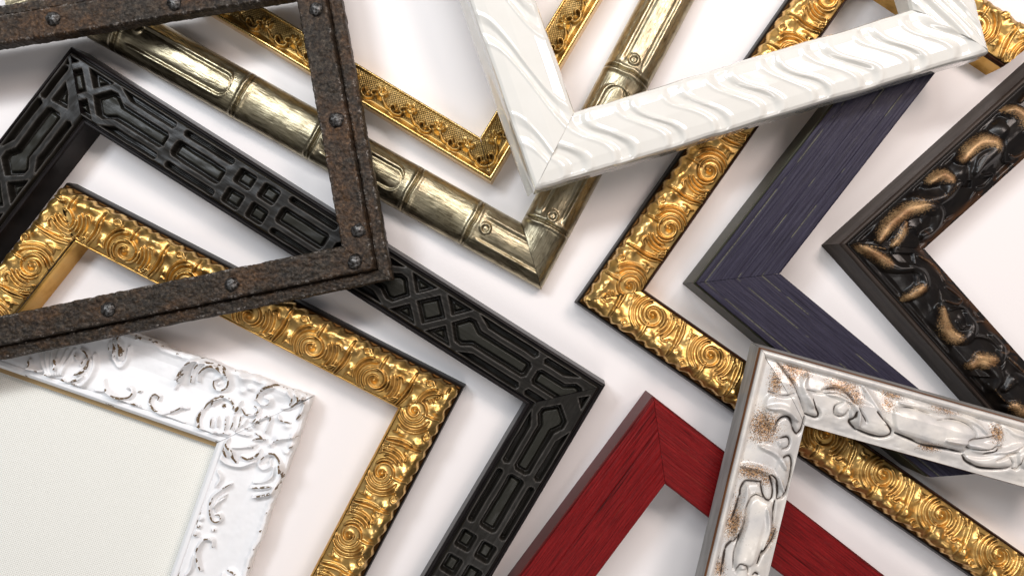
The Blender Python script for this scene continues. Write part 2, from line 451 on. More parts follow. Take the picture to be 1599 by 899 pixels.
# ------------------------------------------------------------------ the surface everything lies on
bm_w, bm_h = 3200, 2600
me = bpy.data.meshes.new("tabletop")
me.from_pydata([(x*S, y*S, z*S) for z in (0, -60) for x, y in ((-bm_w, -bm_h), (bm_w, -bm_h), (bm_w, bm_h), (-bm_w, bm_h))], [],
               [(0, 1, 2, 3), (7, 6, 5, 4), (0, 4, 5, 1), (1, 5, 6, 2), (2, 6, 7, 3), (3, 7, 4, 0)])
me.materials.append(m_table())
table = bpy.data.objects.new("tabletop", me); C.objects.link(table)
tag(table, "smooth white paper covered surface under all the frames", None, None, 'structure')

def wall(h, flare=0.0):
    return [(-flare, 0.0), (0.0, h)]

# ------------------------------------------------------------------ gold scroll frames (two)
PER = 105.0
def gold_canvas():
    cv = Canvas(0, -4, PER, 92, 2.5)
    def arc(cx, cy, r, a0, a1, squash=1.0, grow=0.0):
        n = max(4, int(abs(a1-a0)/12)); out = []
        for i in range(n+1):
            a = math.radians(a0+(a1-a0)*i/n); rr = r+grow*i/n
            out.append((cx+rr*math.cos(a), cy+rr*squash*math.sin(a)))
        return out
    SK = []
    cx, cy = 46.0, 50.0
    def add(pts, w=1.7, h=4.2): SK.append((pts, w, h))
    add(arc(cx, cy, 6, -100, 430, 1, 17), 1.9, 5.2)
    add(arc(cx+1, cy, 15, -85, 60, 1, 3), 1.8, 4.6)
    add(arc(cx-2, cy, 16, 110, 205, 1, 3), 1.7, 4.4)
    add(arc(cx, cy, 28, -78, 45), 2.1, 4.6)
    add(arc(cx, cy, 34, -66, 22), 2.0, 4.0)
    add(arc(cx, cy, 25, 160, 218), 2.1, 4.8)
    add(arc(cx, cy, 31, 150, 222), 2.1, 4.4)
    add(arc(cx, cy, 37, 155, 212), 1.9, 4.0)
    add([(cx+61, 71), (cx+55, 45), (cx+52, 12)], 2.4, 6.0)
    add([(cx+57, 70), (cx+50, 50), (cx+49, 28)], 1.5, 3.6)
    add([(cx+66, 70), (cx+60, 58), (cx+57, 44)], 1.4, 3.4)
    add([(cx+72, 69), (cx+66, 62), (cx+64, 52)], 1.3, 3.0)
    add([(cx, 36), (cx-2, 10)], 2.0, 5.0)
    add([(cx-36, 70), (cx-26, 66), (cx-22, 72)], 1.4, 3.4)
    add([(cx-44, 60), (cx-36, 62), (cx-30, 68)], 1.4, 3.4)
    add([(cx-42, 34), (cx-37, 27), (cx-30, 28), (cx-31, 34)], 1.6, 3.8)
    add([(cx+20, 16), (cx+26, 10), (cx+33, 14), (cx+30, 20), (cx+25, 18)], 1.6, 3.4)
    add([(cx+34, 62), (cx+41, 60), (cx+44, 66)], 1.5, 3.2)
    for off in (-PER, 0, PER):
        for p, w_, h_ in SK:
            cv.stroke([(x+off, y) for x, y in p], w_, h_, mode='max', taper=0.5)
    for off in (-PER, 0, PER):
        cv.blob(cx+off, cy, 4.6, 4.6, 6.5, mode='max')
        cv.blob(cx+3+off, 50, 27, 24, 3.0, mode='add')
        for x, y, rx, ry, h_ in ((-34, 15, 12, 8, 5.5), (-14, 18, 9, 11, 4.5), (12, 18, 11, 9, 5.5), (30, 12, 9, 6, 5), (44, 22, 7, 9, 4.0), (40, 52, 5, 8, 4), (58, 30, 8, 6, 3)):
            cv.blob(cx+x+off, y, rx, ry, h_, mode='add')
    # varnish left in the cut grooves
    H = cv.H; sm = H.copy()
    for _ in range(10):
        sm = (np.roll(sm, 1, 0)+np.roll(sm, -1, 0)+np.roll(sm, 1, 1)+np.roll(sm, -1, 1)+sm)/5
    cv.K = np.clip((sm-H)*1.05-0.02, 0, 1)
    return cv
gold_cv = gold_canvas()

def gold_frame(label, pts, side, phase, k0=0.0, k1=0.0, seed=0.0, W=72.0, mats=None):
    gm, edge, lip, wallm = mats
    def relief(i, s, t, px, py, L):
        u = s-phase[i][0]
        if phase[i][1] < 0: u = -u
        H, M, K = gold_cv.sample(u+46.0, t*(77.0/(W+2)), per=PER)
        n1 = fbm(s/16, t/13, 3, seed+i); n2 = fbm(s/7, t/7, 3, seed+i+3)
        edge_t = 6.6+1.8*np.sin(s/PER*2*math.pi*5+2*n1)+2.4*n1
        cover = sstep(edge_t-1.6, edge_t+1.2, t)*sstep(W-2, W-5, t)
        body = 9.0+4.5*np.exp(-((t-20)/16.0)**2)+H*1.15+1.5*n1*np.exp(-((t-20)/22)**2)+0.5*n2*np.exp(-((t-18)/16)**2)+0.1*n2
        roundin = -0.010*np.maximum(t-44, 0)**2*0.5
        return cover*(body+roundin), np.zeros(s.shape), np.clip(K+0.25*(n1 < -0.25)*(cover > 0.9), 0, 1)*(cover > 0.2)+(cover <= 0.2)*1.0
    bands = [
        ('outer_edge', edge, [(-1, 0), (-0.5, 20), (0, 26), (1, 29)], False, 6),
        ('outer_edge', edge, [(1, 29), (3.5, 31.5)], False, 2),
        ('rail', gm, [(3.5, 31.2), (7, 33), (20, 36.6), (W-4, 36.6)], True, 1.0),
        ('sight_edge', lip, [(W-4, 36.6), (W-3, 40), (W-1.5, 40.5), (W, 38), (W+1, 34)], False, 1.2),
        ('sight_edge', wallm, [(W+1, 34), (W+3, 0)], False, 8),
    ]
    return build_frame('scroll_frame', label, pts, side, 0, 40, bands, relief, k0, k1, cap_mat=0, step=1.0,
                       group='carved gold scroll frames')
g_mat = m_gold('antique_gold_leaf', (0.77, 0.505, 0.190), (0.085, 0.038, 0.011), (0.28, 0.45)); g_lip = m_gold('dull_gold_lip', (0.62, 0.38, 0.12), (0.14, 0.06, 0.015), (0.3, 0.45))
g_lip2 = m_black_edge('brown_black_lip', (0.035, 0.014, 0.007), 0.3)
e1 = m_black_edge('black_frame_side', (0.010, 0.007, 0.005), 0.4)
gold_frame('antique gold scroll-carved frame with black sides lying inside the opening of the black lattice frame',
           [(-70, 493), (97, 283), (724, 605), (500, 1032)], -1, [(30, 1), (32, -1), (62, 1)], k0=0.8, seed=1.0, mats=(g_mat, e1, g_lip, g_lip), W=73)
gold_frame('antique gold scroll-carved frame passing under the glossy white frame and the silvery distressed frame',
           [(1681, 1013), (901, 472), (1331, -143), (1626, 52)], -1, [(80, 1), (64, 1), (40, 1)], k1=-0.26, seed=5.0, mats=(g_mat, e1, g_lip2, g_lip), W=73)

# ------------------------------------------------------------------ thin gold frame
def thin_gold():
    P_ = 51.0; cv = Canvas(0, -2, P_, 56, 2.5)
    for off in (-P_, 0, P_):
        def st(p, w_=1.8, h_=4): cv.stroke([(x+off, y) for x, y in p], w_*1.35, h_*1.2, taper=0.4)
        cv.blob(16+off, 27, 7, 6, 5.0); cv.blob(10+off, 31, 3.2, 6, 5.5, 0.3); cv.blob(17+off, 33, 3.2, 6, 5.5); cv.blob(23+off, 31, 3.2, 6, 5.5, -0.4)
        st([(26, 30), (31, 27), (30, 22), (26, 22)], 1.7, 4.6)
        st([(26, 22), (28, 16), (36, 13), (44, 16), (46, 22), (42, 25), (39, 22)], 1.9, 5.0)
        st([(46, 16), (52, 17), (59, 21), (63, 25)], 1.7, 4.2)
        cv.blob(36+off, 20, 2.3, 2.3, 4.5)
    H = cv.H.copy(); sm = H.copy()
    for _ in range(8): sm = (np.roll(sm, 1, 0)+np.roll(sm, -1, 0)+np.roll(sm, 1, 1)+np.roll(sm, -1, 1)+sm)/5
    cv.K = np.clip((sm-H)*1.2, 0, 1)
    W = 49.0
    def relief(i, s, t, px, py, L):
        a = (L-s) if i == 0 else s
        H, M, K = cv.sample(a+8, t, per=P_)
        ground = sstep(14, 17, t)*sstep(W-4, W-6, t)
        dm = np.abs(np.sin((s+t)*math.pi/4.2))*np.abs(np.sin((s-t)*math.pi/4.2))
        on = H < 0.6
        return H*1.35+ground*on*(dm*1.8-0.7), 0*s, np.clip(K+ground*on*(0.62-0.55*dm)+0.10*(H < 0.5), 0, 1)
    gm = m_gold('bright_gold_leaf', (0.60, 0.42, 0.17), (0.040, 0.019, 0.007), (0.28, 0.42)); rim = m_gold('polished_gold_rim', (0.74, 0.52, 0.22), (0.3, 0.15, 0.04), (0.2, 0.3), 0.3)
    bands = [('rail', rim, [(0, 0), (0.5, 32), (1.5, 34)], False, 8),
             ('rail', rim, [(1.5, 34), (3, 35), (5, 35), (6.5, 33.5)], False, 1.5),
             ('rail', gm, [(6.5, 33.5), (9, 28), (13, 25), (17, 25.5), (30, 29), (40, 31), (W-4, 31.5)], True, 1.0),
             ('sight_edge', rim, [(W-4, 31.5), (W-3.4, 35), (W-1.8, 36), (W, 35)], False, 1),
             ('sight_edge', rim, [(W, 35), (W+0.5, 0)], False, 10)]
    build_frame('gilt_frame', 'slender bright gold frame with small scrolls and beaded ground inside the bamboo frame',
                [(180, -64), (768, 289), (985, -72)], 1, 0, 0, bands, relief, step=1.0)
thin_gold()

# ------------------------------------------------------------------ bamboo frame
def bamboo():
    W = 76.0; m1 = m_bamboo()
    # per rail: joints, flutes, knots in (s, t); s runs from the start of each rail
    J = {0: [(57, 5, 0), (270, 3, 0), (403, 4, 0), (575, 0, 0), (684, 2, 0)], 1: [(84, 0, 0), (362, 0, 0), (640, 0, 0)]}
    J[0] = [52, 262, 392, 555, 660]
    J[1] = [93, 352, 640]
    FL = {0: [(64, 240), (400, 535), (668, 900)], 1: [(99, 325), (360, 610)]}
    KN = {0: [(70, 50), (404, 40), (675, 40)], 1: [(101, 38), (366, 40)]}
    def relief(i, s, t, px, py, L):
        n1 = fbm(s/40, t/18, 3, i+2); n2 = fbm(s/9, t/6, 3, i+9)
        z = 0.9*n1+0.10*n2; k = np.clip(0.22*(n2 < -0.30)+0.35*sstep(22, 4, t)+0.4*sstep(0.05, 0.35, n1), 0, 0.8).astype(float)
        mid = t-W/2
        for j in J[i]:
            a = s-j+0.0022*mid**2-2.5*n1
            z = z+3.0*np.exp(-((a+4.5)/3.6)**2)+1.6*np.exp(-((a-4.5)/3.2)**2)-4.2*np.exp(-(a/2.2)**2)
            z = z+4.2*np.exp(-np.abs(a)/30)
            k = np.maximum(k, 0.95*np.exp(-(a/1.6)**2))
        for a0, a1 in FL[i]:
            c = (a0+a1)/2; hl = (a1-a0)/2
            # two long grooves ending in a rounded tip, and the raised reed between them
            q = np.clip((s-(a1-16))/16, 0, 1); half = 15.0*np.sqrt(np.clip(1-q*q, 0, 1))
            inside = sstep(a0, a0+14, s)*(s < a1)
            d = np.abs(mid)-half
            z = z+inside*(2.6*np.exp(-((d-5)/3.2)**2)-2.6*np.exp(-(d/3.6)**2))
            z = z-inside*0.8*sstep(0, -8, d)
            k = np.maximum(k, inside*0.4*np.exp(-(d/2.2)**2))
        for a0, b0 in KN[i]:
            r = np.hypot(s-a0-5, t-b0)
            z = z+3.6*np.exp(-((r-7)/2.0)**2)-1.5*np.exp(-(r/4.5)**2)+2.8*np.exp(-(r/2.2)**2)
            k = np.maximum(k, 0.8*np.exp(-((r-4.4)/1.2)**2))
        return z, 0*s, k
    prof = []
    for a in range(0, 181, 6):
        th = math.radians(180-a); prof.append((W/2+W/2*math.cos(th), 12+30*math.sin(th)**0.9 if 0 < a < 180 else 12))
    bands = [('rail', m1, [(1, 0), (0, 12)], False, 6), ('rail', m1, prof, True, 1.5), ('sight_edge', m1, [(W, 12), (W-1, 0)], False, 6)]
    build_frame('bamboo_frame', 'champagne metallic frame moulded like jointed bamboo, tucked under the glossy white frame',
                [(138, 60), (845, 453), (1130, -85)], 1, 0, 14, bands, relief, k0=-1.0, step=1.0, cap_mat=0)
bamboo()
# a sliver of one more champagne frame shows above the rusty frame at the corner of the table
def sliver():
    mt = m_bamboo(); W = 50
    bands = [('rail', mt, [(-2, 0), (0, 22)], False, 6), ('rail', mt, [(0, 22), (6, 30), (16, 33), (30, 30), (42, 22), (50, 20)], True, 2), ('sight_edge', mt, [(50, 20), (50, 0)], False, 6)]
    build_frame('plain_frame', 'plain champagne frame just showing above the rusty riveted frame at the upper left edge',
                [(20, 30), (78, 10), (40, -200)], 1, 0, 24, bands, lambda i, s, t, a, b, L: (1.2*fbm(s/14, t/8, 3), 0*s, 0*s), step=2)
sliver()

# ------------------------------------------------------------------ black lattice frame
def lattice():
    W = 88.0; mt = m_blackwood(); Lt = 0.5*W
    cells = {0: [], 1: [], 2: []}
    def box(a, s0, s1, t0, t1, r=4): cells[a].append(('b', s0, s1, t0, t1, r))
    def poly(a, pts): cells[a].append(('p', pts))
    def three(a, s0, s1):
        box(a, s0, s1, 11, 22, 5); box(a, s0-2, s1-2, 30, 58, 7); box(a, s0, s1, 66, 77, 5)
    def bottle(a, c, dr, ln=135):
        # c: centre of the lattice, dr: +1 the neck runs towards larger s
        f = lambda pts: poly(a, [(c+dr*x, Lt+y) for x, y in pts])
        f([(37, 0), (55, -21), (66, -22), (80, -13), (ln-5, -13), (ln, -8), (ln, 8), (ln-5, 13), (80, 13), (66, 22), (55, 21)])
        f([(66, -33), (ln-3, -33), (ln, -28), (ln-3, -22), (88, -22), (78, -27)])
        f([(66, 33), (ln-3, 33), (ln, 28), (ln-3, 22), (88, 22), (78, 27)])
    def cross(a, c):
        poly(a, [(c-25, Lt), (c, Lt-25), (c+25, Lt), (c, Lt+25)])
        for sx_ in (-1, 1):
            for sy_ in (-1, 1):
                poly(a, [(c+sx_*31, Lt+sy_*9), (c+sx_*53, Lt+sy_*32), (c+sx_*9, Lt+sy_*32)])
    def squares(a, c):
        for q in (-1, 1):
            box(a, c+q*21-15, c+q*21+15, 15, 41, 5); box(a, c+q*21-15, c+q*21+15, 49, 75, 5)
    # long rail (1)
    cross(1, 35); bottle(1, 35, 1, 165); three(1, 215, 302); squares(1, 350); three(1, 400, 484); bottle(1, 667, -1, 172)
    cross(1, 667); bottle(1, 667, 1, 172); bottle(1, 975, -1, 125)
    # right rail (2)
    poly(2, [(26, 13), (50, 13), (37, 26)]); bottle(2, 22, 1, 154); three(2, 186, 278); squares(2, 326); three(2, 374, 460); three(2, 470, 560)
    L0 = float(np.linalg.norm(unproj(-134, 388, 56)-unproj(110, 72, 56)))
    box(0, L0-84, L0-24, 11, 22, 4); poly(0, [(L0-78, 30), (L0-44, 30), (L0-56, 44), (L0-74, 56)]); poly(0, [(L0-26, 12), (L0-14, 10), (L0-20, 18)])
    bottle(0, L0-247, 1, 160); cross(0, L0-247); bottle(0, L0-247, -1, 150)
    cvs = {}
    for a in (0, 1, 2):
        Lx = {0: L0+20, 1: 960, 2: 560}[a]
        cv = Canvas(-4, -4, Lx, W+4, 1.6)
        for cl in cells[a]:
            if cl[0] == 'b':
                _, s0, s1, t0, t1, r = cl
                Wn = cv.win([(s0, t0), (s1, t1)], 3)
                if Wn is None or cv.X[Wn].size == 0: continue
                qx = np.abs(cv.X[Wn]-(s0+s1)/2)-(s1-s0)/2+r; qy = np.abs(cv.Y[Wn]-(t0+t1)/2)-(t1-t0)/2+r
                sd = -(np.hypot(np.maximum(qx, 0), np.maximum(qy, 0))+np.minimum(np.maximum(qx, qy), 0)-r)
                wide = (t1-t0) > 16
            else:
                Wn = cv.win(cl[1], 3)
                if Wn is None or cv.X[Wn].size == 0: continue
                sd = -poly_sdf(cv.X[Wn], cv.Y[Wn], cl[1])+0.5
                wide = True
            dep = -13.0*sstep(0, 3.0, sd)
            dep = dep+(6.0*sstep(5.5, 8.5, sd) if wide else 2.5*sstep(3.5, 5.5, sd))
            cv.H[Wn] = np.minimum(cv.H[Wn], dep)
            cv.K[Wn] = np.maximum(cv.K[Wn], sstep(5.0, 9.0, sd))
            cv.M[Wn] = np.maximum(cv.M[Wn], np.exp(-((sd+0.6)/1.0)**2))
        cvs[a] = cv
    def relief(i, s, t, px, py, L):
        H, M, K = cvs[i].sample(s+0.9*fbm(s/25, t/25, 2, 3), t+0.9*fbm(s/25, t/25, 2, 8))
        return H*(1+0.25*fbm(s/40, t/30, 2, 6))+0.9*fbm(s/22, t/10, 2, i), M+0.10, K
    e = m_black_edge('ebonised_side', (0.012, 0.010, 0.010), 0.3)
    bands = [('rail', e, [(-3, 0), (0, 46)], False, 8), ('rail', e, [(0, 46), (1.2, 49), (4, 50), (5.5, 47), (7, 47)], False, 1.2),
             ('rail', mt, [(7, 47), (8.5, 53), (10, 55), (44, 56), (77, 55), (79, 53), (80.5, 47)], True, 1.0),
             ('sight_edge', e, [(80.5, 47), (82, 46), (83.5, 49), (W-1, 49), (W, 46)], False, 1.2), ('sight_edge', e, [(W, 46), (W+1, 0)], False, 8)]
    build_frame('lattice_frame', 'black wooden frame carved with lattice diamonds, squares and long cells',
                [(-134, 388), (110, 72), (946, 601), (680, 1048)], -1, 0, 50, bands, relief, step=1.0)
lattice()

# ------------------------------------------------------------------ flat stained frames (purple and red)
def flat_frame(name, label, pts, side, h, W, face, sidem, k0, k1, seed, scratch_lines, flare=0):
    lines = np.array(scratch_lines)
    def relief(i, s, t, px, py, L):
        g = fbm(s/260, t/2.2, 4, seed+i*5); g2 = fbm(s/60, t/1.1, 3, seed+i*5+2)
        z = 0.9*g+0.35*g2
        m = np.zeros(s.shape)
        for q, (tt, st_, wd) in enumerate(lines):
            d = np.abs(t-tt-0.8*fbm(s/90, s*0, 2, q+seed)); on = sstep(st_, st_+0.12, fbm(s/45, s*0+q*3.1, 3, seed+i)+0.35)
            z = z-0.9*np.exp(-(d/0.9)**2); m = np.maximum(m, on*np.exp(-(d/wd)**2))
        m = np.maximum(m, 0.8*np.exp(-(t/0.9)**2)*sstep(0.0, 0.3, fbm(s/14, t, 3, seed+1)))
        k = 0.85*sstep(0.33, 0.5, fbm(s/150, t/1.5, 4, seed+i*3+7))*sstep(-0.3, 0.3, fbm(s/80, t/30, 2, seed+4))
        return z, m, k
    bands = [('outer_edge', sidem, [(-flare, 0), (0, h-6)], False, 10), ('outer_edge', sidem, [(0, h-6), (1.8, h-5.5), (2.2, h-2.5)], False, 1),
             ('rail', face, [(2.2, h-2.5), (3.0, h-0.8), (4.5, h), (W-3, h), (W-0.8, h-1), (W, h-4)], True, 1.0),
             ('sight_edge', sidem, [(W, h-4), (W, 0)], False, 10)]
    build_frame(name, label, pts, side, 0, h-1, bands, relief, k0, k1, step=1.6)
flat_frame('stained_frame', 'flat dark purple wooden frame with yellow scratch lines and olive sides',
           [(1345, 104), (1083, 442), (1449, 745)], 1, 76, 92.0,
           m_paint('purple_stain', (0.019, 0.016, 0.026), (0.030, 0.027, 0.046), (0.046, 0.042, 0.066), (0.17, 0.165, 0.10), thr=0.90),
           m_side('olive_side', (0.018, 0.019, 0.010), (0.050, 0.050, 0.030)), -0.91, 1.04, 3.0,
           [(12, 0.20, 0.6), (46, 0.34, 0.5), (72, 0.34, 0.5)])
flat_frame('painted_frame', 'flat deep red wooden frame with brushed grain and maroon sides',
           [(733, 1002), (1020, 618), (1510, 998)], -1, 66, 92.0,
           m_paint('red_stain', (0.060, 0.002, 0.002), (0.165, 0.005, 0.006), (0.25, 0.011, 0.011), (0.20, 0.02, 0.012), thr=0.9, grain=34),
           m_side('maroon_side', (0.070, 0.008, 0.008), (0.14, 0.020, 0.018)), 0, 0, 9.0,
           [(36, 0.6, 0.6), (60, 0.62, 0.6)])

# ------------------------------------------------------------------ black and gold baroque frame
def baroque():
    cv = Canvas(1270, 60, 1720, 900, 1.5); A = Zm(1199, 300, 2.9975); B = Zm(1400, 120, 4.995); Q = Zm(1340, 560, 4.494)
    def bl(Z, x, y, r, h, m=0, ry=None, ang=0, sc=1):
        (a, b), = Z([(x, y)]); k_ = 2.9975 if Z is A else (4.995 if Z is B else 4.494)
        cv.blob(a, b, r/k_, (ry or r)/k_, h, ang, m=m)
    for Z, x, y, r, h in ((A, 600, 190, 75, 8), (A, 540, 380, 90, 6), (A, 690, 440, 80, 7), (A, 820, 580, 60, 8), (A, 880, 680, 85, 6), (A, 1020, 680, 60, 5),
                          (A, 1040, 840, 90, 8), (A, 760, 60, 80, 7), (A, 380, 290, 60, 5), (A, 620, 500, 60, 5),
                          (B, 650, 470, 100, 9), (B, 570, 690, 90, 8), (B, 860, 290, 70, 9), (B, 340, 800, 100, 8), (B, 960, 200, 80, 6), (Q, 900, 130, 130, 8), (Q, 1080, 260, 90, 7)):
        bl(Z, x, y, r*1.1, h*1.1)
    cv.H -= 7.0
    def rib(Z, p, w_, h_, m, u0, u1):
        w_ *= 1.45; h_ *= 0.85
        P_ = smooth_line(Z(p)); Wn, D_, U_ = cv.dist(P_, w_*2.2)
        if Wn is None: return
        ww = w_*(1-0.45*np.abs(2*U_-1)**3); bb = np.exp(-(D_/ww)**2*1.2)
        cv.H[Wn] = np.maximum(cv.H[Wn], -7+h_*bb)
        cv.M[Wn] = np.maximum(cv.M[Wn], m*0.95*np.exp(-(D_/(ww*0.78))**2)*sstep(u0-0.2, u0+0.02, U_)*sstep(u1+0.25, u1, U_))
    rib(A, [(440, 235), (490, 165), (570, 100), (660, 85), (715, 120), (700, 190), (650, 215)], 12, 16, 1.0, 0.05, 0.5)
    rib(A, [(500, 260), (540, 220), (560, 160)], 8, 13, .9, 0, 1)
    rib(A, [(320, 252), (400, 285), (460, 320), (520, 360), (600, 360)], 9, 14, 1.0, 0.15, 0.55)
    rib(A, [(560, 500), (605, 470), (650, 430), (640, 380), (580, 350)], 9, 14, 1.0, 0.0, 0.35)
    rib(A, [(725, 545), (735, 610), (770, 665), (830, 670), (870, 620), (840, 560)], 11, 15, 1.0, 0.0, 0.42)
    rib(A, [(860, 800), (890, 760), (935, 770), (990, 760), (1010, 700), (960, 660)], 11, 15, 1.0, 0.0, 0.35)
    rib(A, [(1000, 900), (1050, 850), (1110, 860), (1150, 850), (1160, 800)], 11, 15, .3, 0.0, 0.3)
    rib(A, [(560, 10), (640, 60), (740, 40), (800, -20)], 10, 13, .45, 0.4, 0.9)
    rib(B, [(120, 850), (190, 805), (240, 820), (270, 880), (240, 940)], 11, 15, 1.0, 0.0, 0.6)
    rib(B, [(360, 690), (420, 610), (500, 560), (580, 570), (600, 620), (520, 700), (460, 790)], 13, 16, 1.0, 0.0, 0.5)
    rib(B, [(680, 310), (750, 320), (810, 380), (850, 430), (930, 400), (980, 330)], 11, 15, 1.0, 0.0, 0.5)
    rib(B, [(940, 80), (1010, 60), (1060, 120), (1020, 200)], 11, 15, .9, 0.0, 0.5)
    rib(Q, [(640, 20), (700, 0), (780, 30), (830, 100), (800, 180)], 11, 15, 1.0, 0.0, 0.3)
    rib(Q, [(860, 330), (930, 300), (1000, 340), (1080, 300), (1100, 220)], 11, 15, .9, 0.2, 0.5)
    def st(Z, p, w_=3.2, h_=6, m=0.0, k=0.0): cv.stroke(Z(p), w_, h_*0.8-1.0, m=m, k=k, mw=0.6)
    st(A, [(630, 305), (700, 340), (740, 385), (752, 415)], 3, 7, 0.55, 0.5)
    st(A, [(885, 20), (850, 90), (800, 130), (755, 142)], 2.6, 7, 0.3, 0.8)
    st(A, [(655, 195), (690, 218), (730, 190), (752, 150), (800, 120)], 2.6, 6, 0.3, 0.5)
    st(A, [(755, 445), (810, 480), (830, 500), (800, 520), (740, 505)], 2.6, 6, 0.0, 0.6)
    st(A, [(885, 600), (950, 603), (1020, 655), (1050, 715), (1030, 742), (990, 735)], 2.8, 7, 0.45, 0.5)
    st(A, [(1030, 760), (1090, 815), (1150, 870), (1199, 900)], 2.8, 7, 0.5, 0.6)
    st(A, [(760, 545), (820, 535), (860, 570), (850, 620), (810, 630), (790, 600)], 2.6, 6)
    st(A, [(800, 690), (880, 665), (960, 690), (1010, 760), (980, 820)], 3.2, 7)
    st(A, [(300, 262), (400, 262), (470, 275)], 2.6, 6, 0.6)
    st(A, [(530, 270), (545, 200), (590, 180), (620, 210)], 2.8, 6, 0.3)
    st(B, [(1010, 90), (880, 170), (790, 260)], 2.8, 8, 0.4, 0.6)
    st(B, [(725, 655), (760, 668), (820, 650), (900, 600), (990, 490), (1060, 420)], 2.6, 8, 0.35, 0.9)
    st(B, [(470, 790), (520, 810), (590, 800), (600, 825), (550, 880), (490, 900)], 2.8, 7, 0.3)
    st(B, [(905, 330), (895, 270), (930, 200), (990, 160)], 3.2, 8)
    st(B, [(820, 490), (900, 490), (980, 440)], 2.6, 7, 0.3)
    st(B, [(460, 800), (455, 740), (480, 680), (560, 620)], 3.4, 7, 0.3)
    st(Q, [(800, 180), (860, 250), (930, 300), (990, 350)], 2.8, 8, 0.5)
    st(Q, [(950, 0), (1010, 60), (1100, 120), (1140, 160)], 2.8, 8, 0.5)
    W = 100.0
    def relief(i, s, t, px, py, L):
        H, M, K = cv.sample(px, py)
        inside = sstep(20, 26, t)*sstep(94, 86, t)
        n = fbm(s/30, t/16, 3, 4+i)
        far = (L-s if i == 0 else s) > 420
        far2 = far*np.clip(fbm(s/30, t/25, 2, 17), 0, 1)
        return inside*(H*1.15+1.0*n+16.0*far2), np.clip(M+far2*1.5, 0, 1)*sstep(15, 22, t)*sstep(97, 92, t), np.clip(K+sstep(84, 96, t)*0.7*(fbm(s/20, t/8, 3, 5) > -0.1), 0, 1)
    mt = m_baroque(); sd = m_side('grey_brown_side', (0.022, 0.015, 0.012), (0.060, 0.046, 0.038), 0.35)
    bands = [('outer_edge', sd, [(0, 0), (4, 20), (7, 42)], False, 8), ('outer_edge', sd, [(7, 42), (9, 45), (12, 46), (14, 43)], False, 1.5),
             ('rail', mt, [(14, 43), (17, 40), (21, 44), (30, 51), (45, 55), (62, 54), (78, 48), (90, 42), (97, 41), (W-1, 40)], True, 1.1),
             ('sight_edge', mt, [(W-1, 40), (W, 36), (W, 0)], False, 6)]
    build_frame('baroque_frame', 'black lacquered frame with swirling relief and rubbed gold patches on its high spots',
                [(1698, 8), (1282, 383), (1655, 800)], 1, 0, 0, bands, relief, step=1.1)
baroque()

